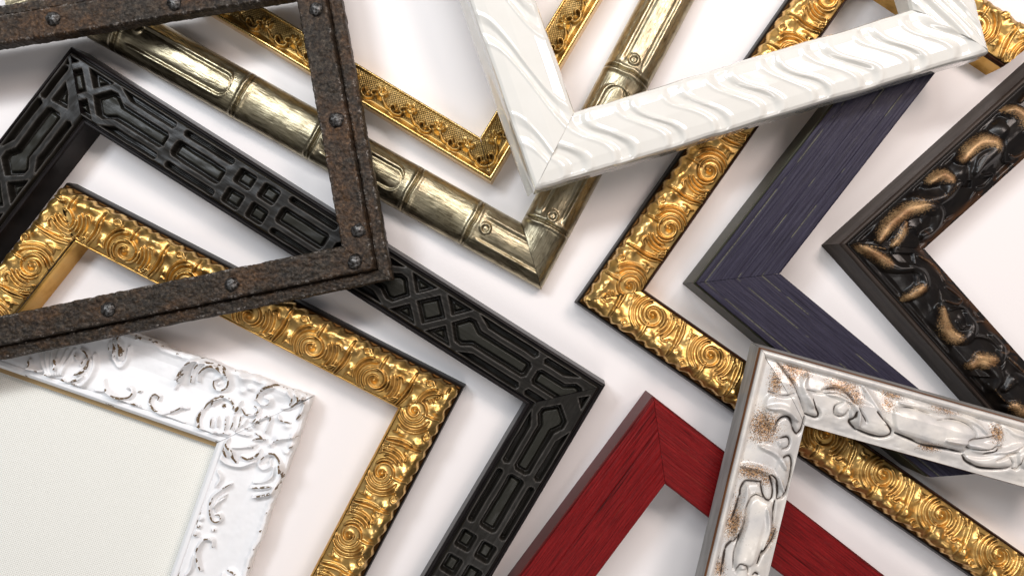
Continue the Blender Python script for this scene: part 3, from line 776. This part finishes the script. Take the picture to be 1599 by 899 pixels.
# ------------------------------------------------------------------ white distressed frame with linen
def white_frame():
    cv = Canvas(-30, 500, 500, 1000, 2.0)
    a = Zm(280, 540, 4.495); b = Zm(0, 520, 4.993); c = Zm(280, 700, 4.52)
    def st(Z, p, w_=3.0, h_=5.5, m=1.0, mw=0.34, mode='max'): cv.stroke(Z(p), w_*1.15, h_*1.15, m=m, mode=mode, mw=mw*1.25, taper=0.5)
    for Z, x, y, rx, ry, g_, h_ in ((a, 300, 480, 120, 110, 0, 5), (a, 430, 720, 130, 100, 0, 5), (a, 560, 560, 80, 70, .5, 4), (a, 190, 190, 130, 70, .3, 3), (a, 700, 350, 120, 60, .2, 3.5),
                             (c, 640, 220, 60, 110, .3, 3), (b, 500, 250, 190, 110, .2, 5), (b, 925, 130, 60, 90, 0, 4), (a, 470, 260, 60, 80, 0, 3), (a, 730, 600, 90, 120, 0, 3)):
        k_ = 4.495 if Z is a else (4.993 if Z is b else 4.52)
        cv.blob(*Z([(x, y)])[0], rx/k_, ry/k_, h_, g_, mode='add')
    def st(Z, p, w_=3.0, h_=5.5, m=1.0, mw=0.34, mode='add'): cv.stroke(Z(p), w_*1.2, h_*0.95, m=m, mode=mode, mw=mw*1.2, taper=0.5)
    # scroll left of the corner
    st(a, [(5, 250), (30, 165), (90, 115), (180, 92), (270, 120), (330, 175), (352, 240), (335, 290), (290, 310), (252, 285), (255, 240), (285, 225)], 4.2, 9, .95, .25)
    st(a, [(85, 255), (105, 170), (165, 125), (235, 130)], 3.2, 7, .8, .3); st(a, [(135, 245), (150, 190), (205, 150), (275, 155), (320, 200)], 3.2, 7, .9, .35)
    st(a, [(-30, 300), (0, 240), (40, 190)], 3, 5, .8)
    cv.blob(*a([(285, 265)])[0], 7, 7, 8)
    # second scroll at the corner
    st(a, [(545, 372), (565, 325), (630, 288), (710, 276), (780, 298), (830, 345), (848, 382)], 3.6, 9, 1, .4)
    st(a, [(780, 410), (795, 370), (765, 320)], 3, 7, 1, .35); st(a, [(545, 372), (575, 405), (625, 410), (640, 375), (600, 355)], 3.4, 8, .5, .25)
    st(a, [(720, 440), (790, 425), (845, 385), (880, 360)], 3.4, 6, .7); st(a, [(868, 365), (878, 410), (865, 455), (825, 510)], 3.2, 6, 1, .45)
    # shell cartouche
    st(a, [(190, 430), (215, 395), (290, 352), (350, 368), (390, 415), (385, 435)], 4, 8, 1, .32)
    st(a, [(175, 440), (150, 500), (165, 570), (215, 605), (265, 595)], 4.5, 8.5, 1, .4)
    st(a, [(235, 415), (255, 380), (300, 365)], 2.6, 6, .8); cv.blob(*a([(315, 420)])[0], 5, 5, 7, m=1.0)
    st(a, [(432, 388), (415, 430), (400, 465)], 3.4, 8, 1, .5)
    for p in ([(345, 488), (342, 540), (335, 580)], [(392, 488), (388, 540), (375, 575)], [(245, 500), (240, 560)], [(290, 490), (285, 560)], [(440, 490), (430, 550), (400, 590)], [(480, 510), (450, 560)]):
        st(a, p, 2.7, 6, .8, .3)
    st(a, [(445, 435), (470, 475), (505, 480), (545, 470), (560, 440), (530, 420)], 3.2, 7.5, 1, .32); st(a, [(552, 470), (540, 515), (505, 530)], 2.8, 6, 1, .3)
    st(a, [(530, 560), (560, 520), (620, 490), (645, 500), (625, 560), (610, 605)], 3, 7, .8, .3); cv.blob(*a([(568, 538)])[0], 4, 4, 6, m=.8)
    st(a, [(415, 598), (460, 610), (505, 622)], 2.6, 6, 1, .35); st(a, [(470, 573), (505, 580)], 2.2, 5, .8); st(a, [(525, 655), (560, 645), (605, 655)], 2.8, 6, 1, .4); st(a, [(540, 605), (570, 628), (600, 655)], 2.4, 5, .8)
    st(a, [(365, 640), (350, 680), (385, 730), (390, 770), (412, 808)], 3, 7, 1, .5); st(a, [(330, 650), (325, 700), (350, 765)], 3, 7, 1, .45)
    st(a, [(450, 768), (490, 790), (540, 770), (568, 725)], 3.4, 7, 1, .45); st(a, [(300, 640), (290, 730), (340, 805), (430, 838), (520, 815)], 4.2, 7, .15, .3)
    st(a, [(505, 690), (520, 710)], 3, 4, 1, .5); st(a, [(280, 640), (290, 610)], 2.4, 5, 1, .4); st(a, [(290, 600), (330, 600), (362, 610)], 3, 5, .7, .3)
    st(a, [(395, 700), (470, 700), (540, 690)], 2.4, 5, .2)
    # scroll below the cartouche
    st(a, [(590, 785), (615, 758), (665, 755), (705, 800), (718, 870)], 3.6, 8, .9, .33); st(a, [(590, 785), (560, 830), (590, 860), (640, 840), (640, 800)], 3.8, 7, .1)
    st(c, [(718, 105), (726, 210), (690, 280), (620, 320), (518, 343)], 3.8, 8, 1, .36); st(c, [(648, 262), (580, 272), (500, 274)], 3.4, 7, 1, .42)
    st(c, [(670, 130), (660, 190), (600, 230), (520, 240)], 3.2, 6, .1)
    # edge lumps to the right
    for x, y, r in ((700, 650, 50), (760, 560, 40), (800, 620, 35), (790, 700, 35), (700, 500, 45), (640, 700, 30), (450, 230, 50), (510, 205, 30), (440, 320, 40), (560, 250, 35), (740, 740, 30), (500, 300, 30)):
        cv.blob(*a([(x, y)])[0], r/5.5, r/6.5, 4, mode='add')
    st(a, [(700, 480), (720, 520), (780, 535)], 2.6, 5, .7); st(a, [(640, 690), (700, 650), (770, 640), (830, 628)], 2.6, 5, .6); st(a, [(770, 700), (810, 690)], 2.4, 5, .7); st(a, [(500, 195), (540, 220), (600, 235)], 2.4, 4, .4)
    # spray on the right rail
    st(c, [(368, 245), (310, 280), (250, 330), (230, 400), (235, 480), (262, 512), (296, 497), (292, 460), (265, 460)], 3.0, 6.5, .95, .33)
    st(c, [(335, 320), (285, 355), (255, 410)], 2.4, 5, .3); st(c, [(285, 150), (303, 205), (270, 262)], 3.4, 5, .1); st(c, [(325, 345), (270, 390), (262, 440)], 2.2, 4, .1)
    for x, y in ((165, 487), (150, 540), (242, 572), (130, 590)): cv.blob(*c([(x, y)])[0], 3.6, 3.6, 5, m=.95)
    st(c, [(130, 575), (140, 612)], 2.4, 4, .9); st(c, [(240, 690), (236, 640), (190, 630), (155, 668), (135, 720), (138, 790), (156, 855)], 3.0, 6.5, 1, .33)
    st(c, [(112, 740), (90, 840), (50, 890)], 3.2, 4, .1); st(c, [(340, 860), (380, 880), (410, 920)], 3.4, 6, 1, .4); st(c, [(300, 890), (350, 950), (400, 1000)], 3.4, 6, .9, .4)
    for x, y in ((625, 455), (540, 710), (495, 845), (575, 580)): cv.blob(*c([(x, y)])[0], 3.2, 2.6, 1, m=1.0)
    # top rail
    st(b, [(250, 208), (262, 258), (298, 293), (345, 290)], 3.6, 7, 1, .35); st(b, [(465, 200), (476, 240), (468, 278)], 2.8, 6, 1, .4)
    st(b, [(628, 123), (668, 152), (692, 192)], 3, 6, .9, .33); st(b, [(590, 168), (616, 206)], 2.8, 6, .8, .4); st(b, [(668, 200), (640, 250)], 2.4, 5, .8)
    st(b, [(706, 208), (690, 260), (655, 300), (612, 318)], 3.8, 8, 1, .5); st(b, [(520, 355), (540, 395), (580, 402), (612, 395)], 4, 7, 1, .55); st(b, [(578, 372), (630, 358), (676, 333)], 3.4, 7, 1, .4)
    st(b, [(365, 350), (390, 320), (420, 325)], 2.8, 6, .9, .35); st(b, [(260, 270), (290, 350), (380, 380), (460, 385)], 4, 6, .1); st(b, [(560, 420), (640, 415), (710, 350), (740, 260), (730, 170)], 4.5, 6, .05)
    for x in range(300, 620, 55): st(b, [(460+(x-460)*0.4, 320), (x, 130)], 3.5, 4, 0.25 if x % 2 else 0)
    st(b, [(893, 50), (900, 120), (890, 182)], 3, 7, 1, .6); st(b, [(928, 40), (946, 120), (940, 205)], 3.2, 7, 1, .65); st(b, [(850, 70), (848, 130)], 2.6, 5, .9)
    st(b, [(870, 180), (930, 262), (985, 210), (1005, 110)], 4, 5, .05); st(b, [(965, 130), (968, 145)], 2, 3, .8)
    st(b, [(825, 360), (850, 430), (900, 475), (970, 500), (1030, 490), (1050, 455), (1032, 420), (1000, 425)], 3.0, 6.5, .95, .33)
    st(b, [(760, 440), (850, 450), (940, 500), (1020, 540)], 3, 4, 0); st(b, [(1030, 552), (1055, 545), (1078, 552)], 3, 6, 1, .4); st(b, [(1105, 560), (1108, 590), (1140, 597)], 3.4, 6, 1, .55)
    st(b, [(1245, 515), (1255, 490), (1220, 472), (1190, 500), (1190, 545), (1220, 585), (1280, 615), (1360, 605), (1430, 572)], 3.2, 7, 1, .36)
    st(b, [(1430, 572), (1475, 580)], 3.4, 5, .1); st(b, [(1200, 640), (1320, 640), (1450, 690)], 3, 4, 0); st(b, [(1085, 455), (1110, 450)], 2.4, 4, .7); st(b, [(1380, 150), (1410, 185)], 2.5, 2, 1)
    st(b, [(1060, 55), (1090, 45), (1095, 62)], 2.5, 3, 1); st(b, [(1180, 82), (1220, 95), (1280, 98)], 2.5, 2, .9); st(b, [(1410, 350), (1440, 280), (1500, 230)], 3.6, 7, 1, .3)
    W = 114.0
    def relief(i, s, t, px, py, L):
        H, M, K = cv.sample(px, py)
        out = ((px < 5) | (py > 905)).astype(float)
        H = H+out*4*np.clip(fbm(s/22, t/22, 3, 2), 0, 1)
        n = fbm(s/26, t/26, 3, 5)
        lipw = sstep(0.15, 0.35, fbm(s/22, t*0+i, 3, 8))*np.exp(-((t-(W-15))/0.9)**2)
        edgew = sstep(0.30, 0.42, fbm(s/9, t*0+3+i, 3, 6))*np.exp(-(t/2.4)**2)
        lip2 = sstep(0.42, 0.5, fbm(s/14, t*0+6+i, 3, 6))*np.exp(-((t-(W-3))/2.2)**2)
        return H*1.45*sstep(1, 6, t)*sstep(W-14, W-19, t)+1.5*n*sstep(W-16, W-24, t), np.clip(M*sstep(W-13, W-17, t)+lipw+edgew+lip2, 0, 1.2), K
    def lat(i, s, t):
        return -(5.0*fbm(s/34, s*0, 2, 11+i)+2.2*fbm(s/10, s*0, 3, 15+i))*sstep(22, 0, t)
    mt = m_white_worn()
    bands = [('rail', mt, [(3, 0), (0, 30)], False, 6),
             ('rail', mt, [(0, 30), (2, 34), (6, 35), (12, 31), (24, 28), (46, 28), (70, 32), (W-20, 38), (W-16, 38)], True, 0.8),
             ('sight_edge', mt, [(W-16, 38), (W-15, 36), (W-13, 38.5), (W-8, 39), (W-3, 34), (W, 27)], True, 0.8),
             ('sight_edge', mt, [(W, 27), (W, 10)], False, 6)]
    root, info, org = build_frame('ornate_frame', 'chalky white frame with raised scrollwork, chipped down to brown, around a cream linen panel',
                [(75, 478), (486, 620), (319, 1091)], -1, 0, 34, bands, relief, k0=-0.51, step=0.8, lat=lat)
    # linen panel inside the rabbet, and a tan strip painting the rail's shadow along its long edge
    f = (CAM-12)/CAM
    a0 = info[0]; c0 = a0['P']+a0['d']*(a0['L']+a0['ke']*(W-2))+a0['n']*(W-2)      # inner corner
    d0, d1 = a0['d'], info[1]['d']
    p0 = c0-d0*376; p1 = c0; p2 = c0+d1*360; p3 = p2-d0*520
    me = bpy.data.meshes.new('linen_panel'); vs = []
    for z in (12, 6): vs += [((q[0])*S-org[0], q[1]*S-org[1], z*S) for q in (p0, p1, p2, p3)]
    me.from_pydata(vs, [], [(3, 2, 1, 0), (4, 5, 6, 7), (0, 1, 5, 4), (1, 2, 6, 5), (2, 3, 7, 6), (3, 0, 4, 7)]); me.materials.append(m_linen()); me.update()
    o = bpy.data.objects.new('linen_panel', me); C.objects.link(o); o.parent = root
    tan = m_side('tan_linen_shadow', (0.34, 0.22, 0.10), (0.50, 0.35, 0.18), 0.7)
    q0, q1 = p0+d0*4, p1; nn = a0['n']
    me = bpy.data.meshes.new('shadow_strip'); vs = []
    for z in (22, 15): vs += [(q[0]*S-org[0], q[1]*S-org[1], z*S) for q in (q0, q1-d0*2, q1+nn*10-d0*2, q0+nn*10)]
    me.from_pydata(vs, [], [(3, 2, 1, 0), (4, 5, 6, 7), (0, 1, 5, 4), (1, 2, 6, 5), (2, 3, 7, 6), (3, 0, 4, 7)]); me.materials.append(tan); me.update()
    o = bpy.data.objects.new('shadow_strip', me); C.objects.link(o); o.parent = root; tag(o, 'thin tan strip painted as the shadow of the white rail on the linen')
white_frame()

# ------------------------------------------------------------------ silvery distressed frame
def silver():
    cv = Canvas(1060, 520, 1740, 1020, 1.6)
    v3 = Zm(1120, 540, 4.495); v4 = Zm(1340, 560, 4.494); v5 = Zm(1100, 700, 4.519)
    def line(Z, p, w_=2.2, k=0.9, h=-3.6, hump=2.2):
        k = min(1.0, k*1.25); w_ = w_*(1.25 if k > 0.85 else 1.0)
        P_ = smooth_line(Z(p)); W_, D_, U_ = cv.dist(P_, 12)
        if W_ is None: return
        tp = 1-np.abs(2*U_-1)**4*0.5
        cv.H[W_] += h*np.exp(-(D_/(w_*tp))**2)
        cv.K[W_] = np.maximum(cv.K[W_], k*np.exp(-(D_/(w_*0.62*tp))**2))
    def sh(Z, p, h=5.0, edge=5): cv.shape(Z(p), h, edge=edge, dome=0.6)
    # raised lobes
    sh(v4, [(130, 370), (215, 470), (238, 515), (200, 550), (110, 540), (0, 495), (-60, 420), (-70, 330), (0, 280), (90, 310)], 5)
    sh(v4, [(250, 345), (400, 340), (540, 400), (680, 430), (800, 480), (820, 545), (750, 600), (740, 650), (560, 620), (420, 575), (270, 520), (235, 430)], 6)
    sh(v4, [(850, 560), (960, 545), (1010, 600), (960, 635), (860, 670), (780, 640), (755, 600)], 4)
    sh(v4, [(750, 680), (880, 690), (1000, 660), (1080, 700), (1085, 750), (1040, 780), (880, 770), (780, 730)], 5)
    sh(v4, [(1110, 660), (1200, 620), (1290, 680), (1300, 790), (1180, 780), (1120, 740)], 5)
    sh(v3, [(640, 330), (690, 370), (718, 460), (700, 505), (640, 490), (600, 420), (580, 350)], 4.5)
    sh(v3, [(820, 420), (880, 380), (930, 420), (920, 470), (870, 492), (825, 470)], 4)
    sh(v3, [(370, 330), (540, 335), (600, 450), (625, 520), (600, 595), (560, 600), (520, 520), (480, 490), (430, 520), (400, 600), (340, 560), (320, 430)], 5)
    sh(v3, [(420, 650), (500, 640), (515, 700), (470, 725), (420, 700)], 4)
    sh(v5, [(520, 70), (615, 60), (632, 140), (610, 260), (560, 355), (520, 340), (520, 240), (490, 150)], 5)
    sh(v5, [(300, 390), (360, 330), (430, 360), (480, 380), (490, 480), (470, 600), (420, 700), (340, 820), (230, 850), (205, 780), (240, 640), (285, 520)], 6)
    sh(v5, [(260, 340), (290, 250), (380, 240), (410, 320), (350, 330), (290, 400), (270, 520), (220, 640), (200, 560), (225, 430)], 4)
    sh(v5, [(230, 830), (280, 800), (310, 870), (300, 950), (200, 950)], 4)
    for Z, p in ((v4, [(40, 180), (120, 330), (180, 450)]), (v4, [(300, 310), (500, 350), (700, 395), (830, 450), (900, 520)]), (v4, [(830, 290), (950, 400), (1000, 520), (960, 600)]),
                 (v4, [(600, 565), (800, 600), (1000, 650), (1150, 600)]), (v3, [(640, 200), (600, 280), (660, 420)]), (v3, [(760, 330), (860, 350), (960, 420), (985, 560)]),
                 (v3, [(350, 430), (460, 440), (560, 520)]), (v3, [(300, 700), (420, 760), (480, 860)]), (v5, [(250, 120), (380, 140), (500, 200), (560, 300)]),
                 (v5, [(300, 260), (280, 400), (250, 520), (200, 650)]), (v5, [(430, 420), (450, 560), (400, 700)]), (v4, [(150, 200), (300, 260), (520, 330)]), (v4, [(1000, 400), (1100, 520), (1250, 560)])):
        cv.stroke(Z(p), 6.5, 4.5, mode='add', taper=0.7)
    # dark outlines
    for Z, p, w_, k in ((v4, [(130, 370), (165, 420), (212, 465), (236, 510), (215, 542), (160, 550), (80, 530), (0, 497)], 2.6, 1.0),
                        (v4, [(265, 520), (380, 568), (470, 608), (600, 628), (735, 658)], 2.3, .95), (v4, [(270, 345), (380, 348), (510, 390)], 1.8, .45),
                        (v4, [(550, 430), (680, 430), (770, 458), (820, 508), (832, 548)], 1.8, .5), (v4, [(960, 545), (860, 560), (775, 570), (750, 600), (790, 630), (900, 632), (990, 600)], 1.8, .6),
                        (v4, [(1000, 608), (950, 645), (880, 665)], 1.7, .7), (v4, [(745, 680), (775, 722), (860, 765), (960, 776), (1055, 766), (1082, 735), (1065, 695)], 2.6, 1.0),
                        (v4, [(960, 715), (1050, 678), (1120, 658)], 1.8, .4), (v4, [(1090, 770), (1130, 775), (1150, 700), (1164, 660)], 1.8, .5), (v4, [(-10, 340), (30, 400), (50, 440)], 2, .6),
                        (v3, [(370, 50), (430, 110), (500, 210), (540, 270), (620, 470)], 1.6, .5), (v3, [(668, 370), (690, 430), (716, 478), (700, 502), (625, 478)], 2.4, 1.0),
                        (v3, [(875, 395), (825, 425), (830, 480), (880, 492), (912, 448)], 1.9, .6), (v3, [(965, 455), (958, 500), (935, 532), (985, 590)], 2.3, 1.0),
                        (v3, [(620, 305), (720, 328), (840, 330), (915, 370)], 1.9, .5), (v3, [(365, 322), (450, 345), (540, 335)], 2.2, .55),
                        (v3, [(400, 600), (410, 550), (440, 508), (490, 493), (525, 530), (545, 590), (575, 622), (605, 585), (620, 500)], 2.2, .9),
                        (v3, [(420, 655), (490, 640), (516, 670), (500, 712), (460, 725)], 1.8, .7), (v3, [(740, 310), (840, 300), (920, 340), (960, 400)], 2.6, .6),
                        (v5, [(560, 65), (612, 60), (630, 120), (612, 250), (572, 340), (528, 366)], 2.6, 1.0), (v5, [(465, 180), (508, 220), (524, 300), (520, 360)], 2.0, .8),
                        (v5, [(398, 235), (410, 310), (440, 362), (478, 355), (486, 280), (455, 185)], 2.1, .85), (v5, [(258, 340), (270, 280), (305, 235), (390, 235)], 2.2, .8),
                        (v5, [(205, 850), (213, 740), (250, 620), (285, 520), (288, 440), (312, 378), (362, 328), (425, 352)], 1.8, .55),
                        (v5, [(505, 375), (490, 470), (480, 560), (435, 680), (378, 820)], 2.4, 1.0), (v5, [(515, 590), (490, 660), (400, 765)], 1.8, .8),
                        (v5, [(255, 340), (228, 430), (198, 520)], 2.0, .7), (v5, [(260, 550), (235, 625), (165, 700), (140, 810), (125, 899)], 2.4, .95), (v5, [(220, 870), (245, 810), (300, 830), (310, 880)], 1.8, .6), (v5, [(345, 899), (365, 885), (390, 899)], 2, .9)):
        line(Z, p, w_, k)
    def pt(Z, sc, x, y, r, ry, ang, m):
        cv.blob(*Z([(x, y)])[0], r*1.7/sc, ry*1.7/sc, 0, ang, m=m)
    for x, y, r, ry, g, m in ((250, 245, 75, 34, .15, 1), (215, 320, 45, 50, 0, .8), (620, 355, 90, 32, .2, .85), (980, 520, 40, 62, 0, .95), (960, 580, 40, 30, 0, .6), (-20, 265, 55, 60, 0, .9), (510, 625, 70, 26, .1, .95), (1170, 480, 30, 20, 0, .6)):
        pt(v4, 4.494, x, y, r, ry, g, m)
    for x, y, r, ry, g, m in ((550, 165, 110, 45, .2, 1), (530, 225, 35, 60, 0, .9), (410, 260, 38, 80, 0, .95), (330, 560, 85, 95, 0, 1), (320, 650, 90, 30, 0, .8), (890, 285, 110, 50, .2, .95), (960, 360, 40, 50, 0, .8), (250, 880, 80, 40, 0, .9)):
        pt(v3, 4.495, x, y, r, ry, g, m)
    for x, y, r, ry, g, m in ((345, 165, 100, 50, .1, 1), (430, 210, 50, 50, 0, .85), (215, 530, 50, 100, .3, 1), (475, 620, 36, 70, .3, .95), (110, 850, 40, 60, 0, .9), (240, 380, 30, 80, .3, .6)):
        pt(v5, 4.519, x, y, r, ry, g, m)
    W = 88.0
    def relief(i, s, t, px, py, L):
        H, M, K = cv.sample(px, py)
        n = fbm(s/34, t/22, 3, 3+i); out = ((px > 1605) | (py > 905)).astype(float)
        ins = sstep(8, 14, t)*sstep(W, W-5, t)
        le = 0.45*sstep(0.12, 0.3, fbm(s/16, t*0+i, 3, 2))*np.exp(-((t-11)/1.2)**2)
        return ins*(H*1.35+1.8*n+out*5*n), M*sstep(6, 12, t)*(1-0.75*sstep(5, 9, H)), np.clip(K*ins+le, 0, 1)
    mt = m_silver(); sd = m_side('grey_silver_side', (0.20, 0.19, 0.18), (0.36, 0.35, 0.33), 0.35); br = m_side('rubbed_brown_line', (0.07, 0.025, 0.010), (0.20, 0.09, 0.04), 0.4)
    bands = [('outer_edge', sd, [(-7, 0), (-3, 27)], False, 8), ('outer_edge', br, [(-3, 27), (-2.2, 29.5), (-1, 31)], False, 1.5), ('outer_edge', sd, [(-1, 31), (0, 32)], False, 1),
             ('rail', mt, [(0, 32), (1.5, 34.5), (4, 35), (7, 33), (9, 28), (12, 27), (20, 30), (36, 35), (55, 35), (72, 30), (W-6, 26), (W-1, 25)], True, 1.0),
             ('sight_edge', br, [(W-1, 25), (W, 22), (W, 18)], False, 1.5), ('sight_edge', br, [(W, 18), (W, 0)], False, 8)]
    build_frame('distressed_frame', 'silvery white swirled frame with speckled gold rubbing, lying across the red and purple frames',
                [(1078, 1011), (1190, 546), (1729, 697)], -1, 78, 112, bands, relief, step=1.0)
silver()

# ------------------------------------------------------------------ glossy pearl frame
def pearl():
    W = 90.0
    def relief(i, s, t, px, py, L):
        per = {0: 71.0, 1: 60.0, 2: 80.0, 3: 150.0}[i]; ph = {0: 30, 1: 20, 2: 0, 3: 70}[i]
        v = t/W
        g = {0: -46*(v-0.5)-14*np.sin((v-0.5)*math.pi*2), 3: 175*(v-0.5)-18*np.sin(v*math.pi*2), 1: 170*(v-0.5), 2: 60*(v-0.5)}[i]
        g = g+7*fbm(s/60, t/60, 2, i)+5*fbm(s/200, t*0, 2, i+3)
        ix = np.floor((s-g+ph)/per+0.5); a = np.mod(s-g+ph, per); q = np.minimum(a, per-a)
        vary = 0.55+0.9*vnoise(ix*3.7, s*0+i*2.0); wd = 8.5+6.0*vnoise(ix*5.1, s*0+4.0)+(5 if i == 3 else 0)
        depth = (3.2 if i != 1 else 3.0)*vary
        fade = 0.55+0.45*sstep(0.0, 0.35, v*(1-v)*2)
        z = -depth*fade*(1-sstep(wd*0.35, wd*1.25, q))+1.2*np.exp(-((q-wd*1.5)/4.0)**2)
        z = z+0.8*fbm(s/50, t/40, 2, i+9)
        z = z*sstep(-3, 9, t)*sstep(W+3, W-9, t)
        return z, 0*s, 0*s
    def lat(i, s, t):
        return 1.6*fbm(s/38, s*0, 2, 21+i)*(sstep(16, 0, t)+sstep(W-16, W, t))-(9.0 if i == 3 else 0.0)*sstep(-1.0, -2.0, t)
    mt = m_pearl()
    bands = [('rail', mt, [(-2, 0), (-1.6, 10), (-1, 28)], False, 5),
             ('rail', mt, [(-1, 28), (0, 34), (2, 38.5), (6, 41), (20, 43.5), (45, 44.5), (70, 43), (W-7, 40), (W-2, 36), (W, 31)], True, 1.0),
             ('sight_edge', mt, [(W, 31), (W-1, 0)], False, 6)]
    build_frame('lacquered_frame', 'thick glossy pearl-white frame with rippled waves, lying over the bamboo and purple frames',
                [(835, 297), (1544, 82), (1388, -498), (640, -262)], 1, 78, 114, bands, relief, step=1.2, lat=lat, closed=True)
pearl()

# ------------------------------------------------------------------ rusty riveted frame
def rusty():
    W = 62.0; z0 = 58; top = 40
    riv = [[(493, 14), (525, 187), (559, 360)], [(554, 409), (361, 444), (168, 483), (-25, 522)], [], [(82, 29), (271, 4), (455, -25), (-110, 60)]]
    allr = [p for r in riv for p in r]
    def relief(i, s, t, px, py, L):
        n = fbm(s/11, t/7, 4, i); n2 = fbm(s/3.2, t/2.6, 3, i+4); n3 = fbm(s/5, s*0+i, 3, 7)
        m = np.zeros(s.shape)
        for x, y in allr:
            r = np.hypot(px-x, py-y)
            m = np.maximum(m, np.exp(-(r/(21+9*n))**2)*1.6)
        eg = np.exp(-((t-22)/2.6)**2)*0.9*n3
        k = (np.exp(-((t-22)/1.8)**2)+np.exp(-((t-3)/1.8)**2)+np.exp(-((t-W+2)/1.8)**2)+np.exp(-((t-16.5)/1.4)**2))*sstep(0.0, 0.3, n3+0.5*n2)
        m = m+0.9*sstep(0.05, 0.4, fbm(s/60, t/30, 3, i+12))
        return 2.2*n+1.3*n2+eg, m, np.clip(k, 0, 1)
    def lat(i, s, t):
        return (1.3*fbm(s/8, s*0+t/30, 3, 31+i)+0.8*fbm(s/3, s*0, 2, 35))*(sstep(10, 0, t)+sstep(W-8, W, t)+np.exp(-((t-20)/4)**2))
    mt = m_rust()
    bands = [('outer_strip', mt, [(1, 0), (0, 22), (1, 24)], True, 1.5),
             ('outer_strip', mt, [(1, 24), (3, 27), (15, 29), (18, 27), (18.5, 22)], True, 1.0),
             ('rail', mt, [(18.5, 22), (20, 30), (21, 38), (23, 40), (W-2.5, 40), (W-0.5, 37), (W, 33)], True, 1.0),
             ('sight_edge', mt, [(W, 33), (W-1, 16)], True, 3), ('sight_edge', mt, [(W-1, 16), (W-10, 16), (W-10, 0)], False, 5)]
    root, info, org = build_frame('riveted_frame', 'dark rusty iron-look frame studded with round rivets, on top of the black and gold frames',
                [(519, -77), (613, 437), (-250, 613), (-250, 48)], -1, z0, z0+27, bands, relief, step=1.3, lat=lat, closed=True)
    rm = m_rivet()
    for i, rs in enumerate(riv):
        for x, y in rs:
            c_ = unproj(x, y, z0+42); R = 10.5; V = [(0, 0, 5.6)]; F = []
            rings = [(0.30, 5.3), (0.58, 4.4), (0.82, 2.6), (1.0, 0.2), (1.02, -2.5)]
            k = 14
            for q, (rr, zz) in enumerate(rings):
                for a in range(k):
                    th = 2*math.pi*a/k; j = 1+0.07*rng.standard_normal()
                    V.append((R*rr*j*math.cos(th), R*rr*j*math.sin(th), zz+0.45*rng.standard_normal()*(zz > 0)))
            for a in range(k): F.append((0, 1+a, 1+(a+1) % k))
            for q in range(len(rings)-1):
                for a in range(k): F.append((1+q*k+a, 1+(q+1)*k+a, 1+(q+1)*k+(a+1) % k, 1+q*k+(a+1) % k))
            me = bpy.data.meshes.new('rivet')
            me.from_pydata([((c_[0]+v[0])*S-org[0], (c_[1]+v[1])*S-org[1], (z0+40.5+v[2])*S-org[2]) for v in V], [], F)
            me.materials.append(rm); me.update()
            for p in me.polygons: p.use_smooth = True
            o = bpy.data.objects.new('rivet', me); C.objects.link(o); o.parent = info[i]['rail']
rusty()
